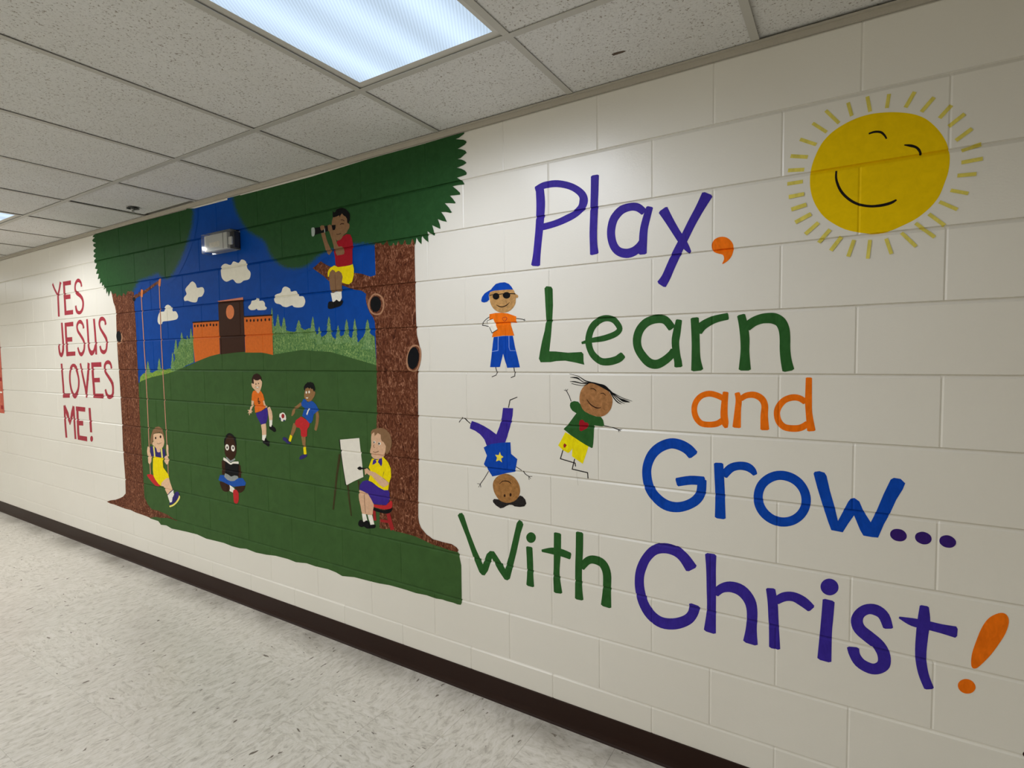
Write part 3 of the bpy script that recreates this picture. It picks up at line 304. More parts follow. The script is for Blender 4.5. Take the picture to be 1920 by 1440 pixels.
('painted_book', 'open black book with white pages held by the reading child', 'book', None,3.2,[('cover', 'black_paint', None,0,[('P',0,[-4555,1741,-4467,1731,-4378,1698,-4288,1715,-4211,1720,-4226,1563,-4246,1573,-4311,1572,-4378,1549,-4443,1570,-4506,1580,-4488,1717])]),('pages', 'white_paint', None,0,[('S',0,1,[-4520,1755,18,-4456,1738,16,-4376,1706,10,-4321,1725,11,-4211,1735,15])])]),
('painted_child', 'brown haired boy in orange number 6 shirt kicking toward the ball', 'painted child', 'painted children',1.6,[('arm', 'skin_pale', None,0,[('S',0,1,[-3888,2489,24,-3898,2444,19,-3933,2388,16])]),('hand', 'skin_pale', None,1,[('P',1,[-3914,2365,-3918,2356,-3926,2347,-3938,2342,-3951,2342,-3963,2346,-3970,2353,-3973,2363,-3969,2373,-3960,2381,-3948,2386,-3936,2387,-3924,2383,-3917,2375]),('S',0,1,[-3944,2374,6,-3989,2376,4]),('S',0,1,[-3951,2360,6,-3988,2341,4]),('S',0,1,[-3952,2356,9,-3962,2320,6]),('S',0,1,[-3932,2357,7,-3917,2346,6]),('S',0,1,[-3928,2373,5,-3896,2366,4])]),('arm', 'skin_pale', None,0,[('S',0,1,[-3680,2496,14,-3664,2453,15,-3635,2423,12])]),('leg', 'skin_pale', None,0,[('P',0,[-3614,2418,-3583,2433,-3556,2415,-3534,2378,-3525,2326,-3533,2276,-3589,2277,-3603,2356])]),('sock', 'white_paint', None,0,[('P',0,[-3587,2281,-3531,2284,-3539,2231,-3560,2203,-3588,2211])]),('shoe', 'black_paint', None,0,[('P',1,[-3593,2207,-3563,2201,-3541,2230,-3523,2214,-3488,2199,-3473,2166,-3503,2149,-3550,2167,-3589,2180])]),('leg', 'skin_pale', None,0,[('P',0,[-3744,2215,-3705,2236,-3659,2239,-3647,2179,-3658,2097,-3730,2093,-3731,2150])]),('sock', 'white_paint', None,0,[('P',0,[-3729,2100,-3657,2109,-3664,2078,-3693,2033,-3734,2046])]),('shoe', 'black_paint', None,0,[('P',1,[-3733,2040,-3696,2033,-3672,2073,-3655,2052,-3613,2035,-3601,1990,-3628,1976,-3676,1996,-3725,2012])]),('shorts', 'purple', None,0,[('P',0,[-3830,2350,-3773,2364,-3696,2388,-3632,2423,-3612,2398,-3608,2341,-3621,2291,-3642,2255,-3662,2237,-3744,2221,-3779,2263,-3820,2312])]),('shirt', 'orange', None,0,[('P',0,[-3871,2604,-3826,2613,-3778,2583,-3726,2611,-3685,2570,-3661,2510,-3693,2496,-3680,2452,-3654,2417,-3728,2379,-3798,2362,-3846,2353,-3854,2426,-3863,2488,-3905,2494,-3897,2561])]),('number', 'black_paint', 'number 6',1,[('S',0,1,[-3774,2526,7,-3780,2493,7,-3772,2466,6,-3751,2471,6,-3752,2488,5,-3776,2487,4])]),('head', 'skin_pale', None,0,[('P',1,[-3850,2743,-3774,2737,-3724,2743,-3696,2715,-3702,2669,-3732,2615,-3772,2579,-3814,2605,-3864,2635,-3886,2654,-3896,2689,-3865,2701])]),('hair', 'hair_dark', None,1,[('P',0,[-3883,2704,-3887,2747,-3847,2793,-3789,2809,-3739,2796,-3701,2760,-3704,2720,-3723,2743,-3772,2728,-3819,2729,-3851,2743,-3847,2691,-3869,2687])]),('eye', 'dark', None,1,[('P',1,[-3800,2686,-3801,2682,-3804,2678,-3808,2676,-3812,2676,-3815,2678,-3817,2681,-3818,2685,-3817,2689,-3814,2693,-3811,2694,-3807,2694,-3803,2693,-3801,2690])]),('eye', 'dark', None,1,[('P',1,[-3750,2693,-3751,2689,-3753,2686,-3757,2685,-3761,2685,-3764,2686,-3766,2689,-3767,2693,-3766,2696,-3763,2699,-3760,2701,-3756,2701,-3752,2699,-3750,2697])]),('mouth', 'line_brown', None,1,[('S',0,1,[-3816,2657,3,-3787,2639,3,-3747,2657,3])]),('teeth', 'white_paint', None,1,[('P',1,[-3759,2649,-3762,2646,-3768,2644,-3777,2642,-3787,2642,-3796,2643,-3802,2645,-3805,2648,-3802,2651,-3796,2653,-3787,2654,-3776,2654,-3767,2653,-3761,2651])])]),
('painted_ball', 'small white and red ball between the two soccer playing boys', 'ball', None,1.6,[('ball', 'white_paint', None,0,[('P',0,[-3402,2343,-3395,2362,-3371,2369,-3344,2379,-3315,2373,-3291,2348,-3286,2312,-3298,2292,-3328,2300,-3347,2277,-3374,2279,-3379,2314,-3404,2324])]),('patch', 'red_dark', None,0,[('P',1,[-3314,2339,-3318,2328,-3325,2319,-3336,2313,-3348,2313,-3358,2317,-3365,2326,-3367,2336,-3364,2348,-3356,2357,-3345,2362,-3333,2363,-3323,2358,-3316,2350])]),('patch', 'navy', None,0,[('P',0,[-3400,2321,-3380,2314,-3378,2292,-3399,2298]),('P',0,[-3340,2290,-3328,2299,-3305,2291,-3323,2280])])]),
('painted_child', 'black haired boy in blue number 1 shirt and red shorts playing soccer', 'painted child', 'painted children',1.6,[('arm', 'skin_mid', None,0,[('S',0,1,[-3023,2486,18,-3086,2452,16,-3132,2434,13]),('S',0,1,[-3138,2427,15,-3156,2391,22,-3188,2348,7])]),('arm', 'skin_mid', None,0,[('S',0,1,[-2773,2412,21,-2763,2366,25,-2774,2295,22,-2791,2244,21,-2804,2215,18])]),('leg', 'skin_mid', None,0,[('S',0,1,[-3135,2257,31,-3161,2201,29,-3200,2136,20])]),('sock', 'yellow', None,0,[('S',0,1,[-3208,2128,21,-3237,2068,19])]),('shoe', 'navy', None,0,[('P',1,[-3351,2099,-3304,2099,-3271,2079,-3258,2056,-3219,2053,-3236,2035,-3279,2033,-3318,2057,-3352,2069])]),('leg', 'skin_mid', None,0,[('S',0,1,[-3003,2131,36,-2997,2073,29,-2996,2019,19])]),('sock', 'yellow', None,0,[('S',0,1,[-2989,2014,22,-2982,1945,23])]),('shoe', 'navy', None,0,[('P',1,[-3077,1899,-3041,1928,-2985,1938,-2951,1941,-2964,1916,-3020,1891,-3074,1877])]),('shorts', 'red_paint', None,0,[('P',0,[-3030,2348,-2992,2337,-2933,2311,-2891,2281,-2901,2249,-2935,2214,-2942,2140,-2997,2125,-3042,2137,-3044,2200,-3065,2225,-3103,2224,-3138,2261,-3122,2302])]),('shirt', 'blue', None,0,[('P',0,[-2979,2539,-2949,2538,-2912,2506,-2858,2524,-2823,2516,-2782,2489,-2752,2451,-2746,2424,-2794,2398,-2821,2381,-2838,2327,-2864,2288,-2897,2283,-2965,2337,-3010,2356,-2984,2410,-2973,2446,-3010,2463,-3020,2491])]),('number', 'white_paint', 'number 1',1,[('S',0,1,[-2902,2440,11,-2913,2409,9,-2934,2374,9])]),('head', 'skin_mid', None,0,[('P',1,[-2950,2630,-2932,2659,-2861,2667,-2819,2650,-2810,2629,-2785,2619,-2795,2584,-2824,2551,-2855,2524,-2907,2515,-2949,2540,-2965,2572])]),('hair', 'black_paint', None,1,[('P',0,[-2966,2644,-2967,2669,-2944,2696,-2918,2711,-2899,2723,-2880,2718,-2858,2727,-2843,2721,-2816,2717,-2801,2697,-2789,2672,-2783,2641,-2811,2626,-2825,2652,-2846,2650,-2859,2664,-2878,2651,-2904,2666,-2921,2655,-2937,2658,-2950,2626])]),('eye', 'white_paint', None,1,[('P',1,[-2916,2613,-2917,2606,-2921,2601,-2926,2598,-2931,2598,-2936,2601,-2939,2606,-2940,2612,-2938,2618,-2935,2623,-2930,2626,-2924,2626,-2920,2624,-2917,2619])]),('eye', 'white_paint', None,1,[('P',1,[-2870,2617,-2871,2611,-2875,2606,-2880,2603,-2886,2602,-2891,2605,-2895,2610,-2895,2617,-2894,2623,-2890,2629,-2885,2632,-2879,2632,-2874,2629,-2871,2624])]),('mouth', 'white_paint', None,1,[('P',1,[-2937,2560,-2918,2557,-2899,2563,-2907,2550,-2920,2545,-2932,2550])])]),
('painted_child', 'black haired boy in red shirt sitting on the right tree branch', 'painted child', 'painted children',2.2,[('leg', 'skin_mid2', None,0,[('P',1,[-2515,3804,-2502,3843,-2467,3869,-2435,3857,-2419,3836,-2370,3850,-2332,3823,-2314,3782,-2329,3718,-2339,3641,-2379,3637,-2424,3652,-2458,3636,-2496,3648,-2508,3709])]),('leg_line', 'line_brown', None,1,[('S',0,0,[-2427,3814,4,-2426,3734,4,-2423,3651,4])]),('sock', 'white_paint', None,0,[('P',0,[-2498,3637,-2458,3632,-2423,3644,-2339,3639,-2337,3577,-2364,3541,-2390,3547,-2415,3564,-2449,3546,-2474,3541,-2482,3573])]),('shoe', 'black_paint', None,0,[('P',1,[-2547,3514,-2532,3547,-2482,3550,-2456,3542,-2415,3562,-2377,3542,-2331,3554,-2326,3528,-2359,3498,-2445,3483,-2512,3475,-2546,3484])]),('shorts', 'yellow', None,0,[('P',0,[-2532,3801,-2535,3841,-2521,3867,-2493,3888,-2433,3907,-2381,3885,-2349,3894,-2266,3884,-2202,3887,-2166,3894,-2153,3842,-2159,3782,-2183,3723,-2229,3702,-2267,3707,-2330,3729,-2315,3782,-2331,3823,-2370,3848,-2417,3836,-2435,3856,-2467,3867,-2500,3845,-2520,3800])]),('shirt', 'red_deep', None,0,[('P',0,[-2371,4147,-2329,4158,-2294,4180,-2242,4194,-2190,4183,-2166,4141,-2157,4086,-2167,4025,-2172,3896,-2267,3884,-2383,3884,-2413,3906,-2419,3989,-2434,4049,-2428,4096])]),('arm', 'skin_mid2', None,0,[('S',0,1,[-2587,4286,27,-2582,4235,28,-2553,4154,27,-2517,4076,33,-2486,4036,27])]),('arm', 'skin_mid2', None,0,[('S',0,1,[-2475,4284,30,-2457,4236,27,-2428,4166,27,-2405,4097,29,-2368,4037,36]),('P',0,[-2425,4089,-2313,4083,-2277,4030,-2288,4002,-2385,3999,-2403,4021])]),('head', 'skin_mid2', None,0,[('P',1,[-2431,4387,-2372,4395,-2299,4403,-2230,4356,-2218,4303,-2198,4281,-2202,4249,-2225,4229,-2241,4207,-2284,4191,-2324,4153,-2378,4147,-2401,4169,-2419,4204,-2440,4240,-2450,4281,-2451,4327])]),('hair', 'black_paint', None,1,[('P',0,[-2434,4450,-2412,4427,-2390,4434,-2377,4453,-2342,4462,-2297,4460,-2243,4437,-2207,4407,-2188,4382,-2188,4324,-2214,4291,-2227,4304,-2231,4343,-2249,4365,-2274,4378,-2299,4402,-2322,4385,-2332,4365,-2339,4391,-2382,4382,-2424,4381,-2437,4393])]),('eyebrow', 'hair_dark', None,1,[('S',0,1,[-2317,4341,3,-2290,4338,3,-2267,4325,3])]),('eye', 'hair_dark', None,1,[('S',0,1,[-2328,4299,4,-2304,4303,4,-2274,4297,4])]),('mouth', 'hair_dark', None,1,[('S',0,1,[-2387,4211,3,-2354,4206,3,-2323,4211,3])])]),
('painted_telescope', 'black telescope with a white lens held by the boy in the tree', 'telescope', None,3.3,[('tube', 'black_paint', None,0,[('P',0,[-2714,4314,-2624,4312,-2553,4313,-2511,4314,-2507,4259,-2556,4251,-2627,4249,-2716,4243])]),('lens', 'lens_grey', None,0,[('P',1,[-2758,4318,-2716,4318,-2706,4277,-2721,4235,-2754,4236,-2761,4274])]),('eyepiece', 'black_paint', None,0,[('P',0,[-2450,4308,-2394,4304,-2396,4274,-2410,4255,-2441,4259])]),('ring', 'lens_grey', None,0,[('S',0,0,[-2560,4294,6,-2556,4248,6])]),('finger', 'skin_mid2', 'tan fingers around the tube',0,[('P',0,[-2624,4317,-2601,4327,-2563,4319,-2555,4285,-2603,4272,-2618,4286]),('P',0,[-2511,4312,-2478,4318,-2450,4304,-2442,4260,-2476,4251,-2503,4258])])]),
('painted_stool', 'red and black stool under the painting child by the right trunk', 'stool', None,2.0,[('leg', 'red_dark', None,0,[('S',0,0,[-1966,1470,19,-1958,1369,19])]),('leg', 'red_dark', None,0,[('S',0,0,[-1778,1466,26,-1752,1378,26,-1725,1312,26])]),('rung', 'red_dark', None,0,[('S',0,0,[-1882,1380,13,-1769,1384,13])]),('rim', 'black_paint', None,0,[('P',1,[-1980,1497,-1908,1492,-1818,1493,-1726,1532,-1733,1494,-1790,1463,-1879,1459,-1982,1471])]),('seat', 'red_paint', None,0,[('P',1,[-1973,1529,-1817,1539,-1732,1598,-1724,1534,-1788,1506,-1877,1499,-1971,1504])])]),
('painted_easel', 'wooden easel with a blank white canvas on the painted lawn', 'easel', None,1.6,[('leg', 'wood_dark', None,0,[('S',0,0,[-2438,1987,16,-2491,1770,15,-2565,1393,12])]),('leg', 'wood_dark', None,0,[('S',0,0,[-2335,1694,13,-2319,1540,12,-2293,1365,9])]),('leg', 'wood_dark', None,0,[('S',0,0,[-2176,1744,13,-2166,1653,10])]),('frame', 'black_paint', None,0,[('S',0,0,[-2433,2140,9,-2412,1976,9,-2359,1678,9])]),('canvas', 'canvas_white', None,0,[('P',0,[-2428,2139,-2146,2176,-2136,2076,-2118,1943,-2104,1788,-2247,1727,-2346,1678,-2357,1687,-2386,1827,-2412,1985])])]),
('painted_child', 'brown haired child in yellow shirt and purple shorts painting at an easel', 'painted child', 'painted children',2.4,[('leg', 'skin_pink', None,0,[('P',1,[-2164,1648,-2117,1643,-2064,1631,-2011,1587,-1969,1532,-1981,1468,-1994,1419,-2057,1415,-2076,1417,-2135,1417,-2154,1489,-2175,1568])]),('leg_line', 'line_brown', None,1,[('S',0,0,[-2099,1613,3,-2094,1520,3,-2087,1426,3])]),('sock', 'white_paint', None,0,[('P',0,[-2138,1414,-2081,1414,-2064,1355,-2123,1328])]),('sock', 'white_paint', None,0,[('P',0,[-2059,1413,-1994,1418,-1967,1330,-2024,1316])]),('shoe', 'black_paint', None,0,[('P',1,[-2195,1306,-2170,1342,-2135,1345,-2113,1331,-2078,1352,-2045,1342,-2018,1315,-1955,1329,-1962,1296,-2013,1282,-2075,1272,-2112,1285,-2150,1273,-2187,1282])]),('shorts', 'purple', None,0,[('P',0,[-2162,1651,-2156,1701,-2113,1744,-2056,1760,-2020,1757,-1959,1737,-1870,1701,-1770,1698,-1750,1670,-1761,1586,-1799,1544,-1876,1539,-1970,1534,-2013,1593,-2068,1632,-2117,1645])]),('shirt', 'yellow', None,0,[('P',0,[-1974,1987,-1908,1976,-1823,2016,-1761,1968,-1727,1910,-1725,1829,-1753,1769,-1769,1696,-1823,1689,-1900,1711,-1983,1751,-2031,1760,-2011,1811,-2003,1865,-2024,1894,-1994,1955])]),('collar', 'purple', None,1,[('P',0,[-1974,1923,-1958,1971,-1929,1985,-1914,1955,-1940,1935]),('P',0,[-1895,1957,-1878,1992,-1838,2002,-1838,1947,-1851,1919,-1877,1941])]),('sleeve_line', 'line_brown', None,1,[('S',0,0,[-1817,1871,2,-1839,1816,2]),('S',0,0,[-1837,1810,3,-1756,1767,3])]),('arm', 'skin_pink', None,0,[('P',0,[-2083,1875,-2046,1881,-2003,1859,-1937,1850,-1860,1819,-1760,1772,-1756,1756,-1780,1740,-1828,1716,-1869,1730,-1940,1777,-1987,1814,-2017,1814,-2054,1831,-2067,1814,-2079,1815])]),('head', 'skin_pink', None,0,[('P',1,[-1977,2207,-1940,2258,-1892,2245,-1845,2238,-1812,2171,-1782,2121,-1797,2059,-1817,2021,-1860,1997,-1902,1985,-1956,1991,-1992,2025,-1997,2060,-1980,2115])]),('hair', 'hair_brown', None,1,[('P',0,[-1981,2220,-1977,2249,-1959,2270,-1903,2287,-1843,2297,-1779,2286,-1727,2245,-1704,2183,-1712,2122,-1744,2068,-1770,2042,-1794,2060,-1783,2121,-1813,2161,-1837,2168,-1848,2194,-1848,2229,-1887,2243,-1905,2228,-1930,2211,-1934,2249,-1965,2230])]),('eye', 'white_paint', None,1,[('P',1,[-1921,2151,-1923,2146,-1927,2141,-1934,2139,-1941,2138,-1947,2140,-1951,2144,-1953,2149,-1951,2155,-1946,2159,-1940,2162,-1933,2163,-1927,2161,-1922,2157])]),('eye', 'white_paint', None,1,[('P',1,[-1849,2143,-1851,2136,-1857,2130,-1865,2126,-1873,2126,-1881,2128,-1886,2133,-1887,2140,-1885,2147,-1880,2153,-1872,2156,-1863,2157,-1856,2155,-1851,2149])]),('pupil', 'dark', None,1,[('P',1,[-1933,2149,-1934,2145,-1936,2141,-1939,2139,-1943,2139,-1946,2140,-1948,2144,-1948,2148,-1947,2152,-1945,2155,-1942,2158,-1938,2158,-1935,2156,-1933,2153])]),('pupil', 'dark', None,1,[('P',1,[-1863,2141,-1865,2136,-1867,2132,-1871,2130,-1876,2129,-1879,2131,-1882,2135,-1883,2139,-1881,2144,-1879,2148,-1875,2151,-1871,2151,-1867,2149,-1864,2146])]),('nose', 'line_brown', None,1,[('S',0,1,[-1938,2127,2,-1949,2107,3,-1933,2095,2])]),('mouth', 'line_brown', None,1,[('S',0,1,[-1957,2055,3,-1924,2050,3,-1880,2066,3])])]),
('painted_paintbrush', 'black paintbrush in the hand of the child at the easel', 'paintbrush', None,4.2,[('brush', 'black_paint', None,0,[('P',0,[-2186,1869,-2158,1886,-2142,1891,-2121,1881,-2058,1882,-2059,1875,-2120,1865,-2140,1855,-2162,1856])])]),
('painted_child', 'stick boy with blue cap, sunglasses and orange shirt, beside the letter L', 'painted child', 'painted children',0.3,[('arm', 'ink', None,0,[('S',0,1,[-564,3303,3,-589,3291,3,-617,3271,3,-642,3240,3,-608,3232,3,-566,3223,3]),('S',0,1,[-572,3234,3,-559,3218,3]),('S',0,1,[-566,3223,2,-557,3225,2])]),('arm', 'ink', None,0,[('S',0,1,[-303,3279,3,-253,3271,3,-228,3263,3]),('S',0,0,[-232,3265,2,-217,3260,2]),('S',0,0,[-231,3265,2,-224,3272,2]),('S',0,0,[-230,3263,2,-230,3253,2])]),('leg', 'ink', None,0,[('S',0,0,[-510,2886,4,-506,2866,4,-499,2846,4,-506,2818,3,-551,2802,3])]),('leg', 'ink', None,0,[('S',0,0,[-332,2881,4,-328,2852,4,-324,2812,3,-363,2798,3])]),('trousers', 'blue_marker', None,0,[('P',0,[-526,3134,-433,3141,-339,3140,-329,3098,-319,3047,-295,2964,-275,2883,-398,2879,-419,2940,-435,2995,-452,2940,-468,2885,-566,2884,-555,2951,-545,3018,-535,3085])]),('pocket', 'pale_blue', None,1,[('S',0,0,[-480,3137,3,-484,3023,3,-543,3014,2])]),('pocket', 'pale_blue', None,1,[('S',0,0,[-376,3139,3,-376,3048,3,-367,3020,2,-315,3018,2])]),('shirt', 'orange_marker', None,0,[('P',0,[-564,3326,-500,3333,-443,3331,-387,3324,-304,3295,-305,3244,-363,3252,-350,3214,-325,3141,-433,3144,-542,3134,-533,3168,-502,3198,-518,3268,-565,3275])]),('pocket', 'red_dark', None,1,[('S',1,1,[-433,3290,2,-400,3293,2,-395,3278,3,-414,3261,2,-433,3275,2])]),('paper', 'white_paint', None,0,[('P',0,[-590,3270,-527,3285,-508,3246,-486,3197,-540,3169,-566,3211,-588,3253])]),('outline', 'ink', None,1,[('S',0,0,[-589,3253,3,-587,3272,2,-531,3287,2]),('S',0,0,[-566,3219,3,-541,3169,3,-484,3196,3])]),('head', 'skin_marker', None,0,[('P',1,[-563,3510,-514,3519,-444,3521,-375,3520,-329,3513,-312,3481,-284,3462,-287,3446,-305,3441,-309,3403,-335,3365,-378,3338,-430,3331,-482,3343,-525,3372,-551,3413,-560,3454])]),('mouth', 'dark', None,1,[('S',0,1,[-495,3400,2,-464,3384,4,-429,3380,4,-394,3391,4,-365,3412,2])]),('cap', 'blue_marker', None,0,[('P',0,[-646,3445,-636,3474,-608,3502,-572,3518,-545,3529,-527,3547,-496,3571,-456,3578,-409,3578,-370,3562,-345,3537,-330,3513,-388,3517,-453,3517,-514,3517,-554,3509,-568,3484,-564,3447,-587,3430,-618,3426,-641,3433])]),('sunglasses', 'black_paint', None,0,[('P',1,[-463,3468,-466,3456,-476,3448,-489,3443,-504,3444,-517,3450,-526,3460,-529,3472,-526,3484,-516,3493,-503,3497,-488,3496,-475,3490,-466,3480]),('P',1,[-357,3468,-361,3457,-371,3448,-385,3444,-401,3445,-416,3451,-425,3461,-429,3473,-425,3484,-415,3493,-400,3497,-384,3496,-370,3490,-360,3480]),('S',0,1,[-563,3479,3,-537,3484,3,-521,3484,3]),('S',0,1,[-471,3483,3,-440,3486,3,-419,3485,3]),('S',0,1,[-365,3483,4,-342,3481,4,-310,3477,4])])]),
('painted_child', 'upside down stick child in purple trousers and blue star shirt doing a handstand', 'painted child', 'painted children',0.3,[('foot', 'ink', None,0,[('S',0,0,[-779,2396,4,-824,2425,4,-866,2445,3,-902,2400,4])]),('foot', 'ink', None,0,[('S',0,0,[-390,2550,4,-374,2613,4,-303,2640,3])]),('arm', 'ink', None,0,[('S',0,0,[-597,1999,3,-642,1933,3,-686,1878,3]),('S',0,0,[-685,1878,2,-718,1878,2]),('S',0,0,[-687,1876,2,-705,1848,2]),('S',0,0,[-686,1875,3,-681,1850,3])]),('arm', 'ink', None,0,[('S',0,1,[-323,2063,3,-274,2040,3,-236,2012,3,-201,1996,3]),('S',0,0,[-203,1996,2,-171,2000,2]),('S',0,0,[-203,1995,2,-186,1979,2]),('S',0,0,[-204,1995,2,-201,1968,2])]),('trousers', 'purple_marker', None,0,[('P',0,[-763,2420,-698,2405,-634,2382,-575,2355,-513,2320,-480,2390,-457,2462,-443,2546,-345,2547,-351,2483,-376,2389,-400,2325,-426,2256,-501,2235,-610,2210,-636,2267,-658,2290,-681,2310,-732,2337,-787,2353,-779,2389])]),('shirt', 'blue_marker', None,0,[('P',0,[-645,2198,-614,2215,-564,2235,-474,2252,-425,2258,-375,2263,-370,2167,-310,2128,-324,2064,-337,2020,-416,2002,-501,1974,-560,1958,-599,2007,-645,2055,-612,2131])]),('star', 'star_yellow', None,1,[('P',0,[-480,2175,-470,2148,-445,2135,-468,2119,-460,2087,-488,2103,-520,2090,-509,2122,-528,2146,-493,2146])]),('hair', 'hair_black', None,0,[('P',0,[-560,1751,-545,1767,-509,1768,-446,1774,-398,1780,-346,1790,-311,1806,-290,1829,-264,1823,-239,1801,-229,1769,-248,1743,-291,1732,-342,1730,-364,1739,-394,1737,-421,1724,-452,1704,-483,1694,-528,1713,-555,1736])]),('head', 'skin_marker2', None,0,[('P',1,[-555,1897,-528,1946,-478,1981,-421,1996,-360,1983,-318,1951,-292,1905,-288,1857,-307,1810,-342,1776,-390,1755,-442,1750,-491,1764,-526,1798,-549,1841])]),('mouth', 'dark', None,1,[('S',0,1,[-488,1900,2,-462,1925,3,-426,1934,4,-391,1929,4,-373,1915,3])]),('eye', 'dark', None,1,[('P',1,[-429,1810,-430,1804,-433,1800,-436,1797,-440,1796,-444,1798,-446,1802,-447,1808,-446,1813,-443,1818,-440,1821,-436,1821,-432,1819,-430,1815])]),('eye', 'dark', None,1,[('P',1,[-370,1824,-371,1818,-374,1812,-378,1809,-382,1809,-386,1811,-389,1815,-390,1822,-389,1828,-386,1833,-382,1836,-378,1837,-374,1835,-371,1830])])]),
('painted_child', 'leaping stick girl with flying black hair, green heart shirt and yellow shorts', 'painted child', 'painted children',0.3,[('arm', 'ink', None,0,[('S',0,0,[180,2621,3,165,2661,3,142,2700,3]),('S',0,0,[142,2700,2,120,2708,2]),('S',0,0,[141,2700,2,134,2716,2]),('S',0,0,[143,2700,2,153,2716,2])]),('arm', 'ink', None,0,[('S',0,0,[448,2449,3,501,2441,3,560,2425,3]),('S',0,0,[560,2424,2,584,2429,2]),('S',0,0,[560,2424,2,580,2416,2]),('S',0,0,[559,2424,2,567,2408,2])]),('leg', 'ink', None,0,[('S',0,0,[107,2238,4,84,2167,4,210,2144,4,214,2118,4])]),('leg', 'ink', None,0,[('S',0,0,[207,2177,4,185,2095,4,314,2080,4,317,2036,4])]),('shorts', 'yellow_marker', None,0,[('P',0,[128,2379,189,2353,249,2320,323,2284,313,2253,300,2214,274,2145,218,2175,183,2196,188,2255,169,2231,152,2218,104,2238,65,2271,97,2323])]),('heart', 'red_dark', None,1,[('P',0,[111,2278,117,2287,122,2292,128,2287,140,2279,128,2260,114,2257])]),('shirt', 'green_marker', None,0,[('P',0,[169,2590,173,2608,181,2616,206,2625,239,2621,258,2602,283,2559,331,2531,385,2515,424,2514,442,2491,451,2448,431,2441,395,2445,370,2447,368,2403,366,2359,362,2307,357,2277,349,2272,300,2293,249,2319,181,2356,114,2402,136,2426,159,2448,198,2499,224,2531,190,2550,174,2570])]),('heart', 'red_deep', None,1,[('P',0,[245,2446,251,2476,268,2486,284,2479,294,2465,316,2464,328,2450,308,2419,264,2395,250,2401])]),('head', 'skin_marker3', None,0,[('P',1,[250,2641,259,2696,285,2737,325,2763,368,2768,418,2751,464,2729,503,2685,517,2643,506,2583,473,2539,431,2517,381,2517,331,2532,287,2554,261,2594])]),('eye', 'dark', None,1,[('S',0,1,[341,2723,2,361,2724,3,379,2716,3,388,2705,2])]),('eye', 'dark', None,1,[('S',0,1,[423,2688,2,444,2691,3,465,2675,2])]),('mouth', 'dark', None,1,[('S',0,1,[312,2639,2,338,2607,4,367,2588,4,396,2579,4,425,2582,2])]),('hair', 'black_paint', None,1,[('S',0,1,[310,2765,3,357,2768,5,407,2755,8,450,2740,13,481,2720,9,517,2694,5]),('S',0,1,[357,2768,5,303,2781,4,267,2802,3,230,2820,2,164,2833,1]),('S',0,1,[336,2768,3,288,2770,3,259,2787,3,230,2803,6,174,2806,1]),('S',0,1,[336,2770,4,285,2760,3,237,2769,4,207,2774,4,171,2775,1]),('S',0,1,[325,2763,4,288,2746,2,251,2747,2,186,2759,2]),('S',0,1,[495,2710,5,529,2656,4,557,2628,4,586,2615,1]),('S',0,1,[502,2705,4,550,2654,3,577,2633,3,611,2619,1]),('S',0,1,[516,2696,4,567,2658,4,604,2641,9,650,2632,1]),('S',0,1,[523,2694,3,584,2665,2,625,2651,2,667,2639,1])])]),
('pencil_mark', "faint grey scribbled line on the wall under the leaping stick girl's feet", 'mark', None,0.25,[('line', 'pencil', None,0,[('S',0,1,[224,2080,1,226,2028,1,235,1973,1])])]),
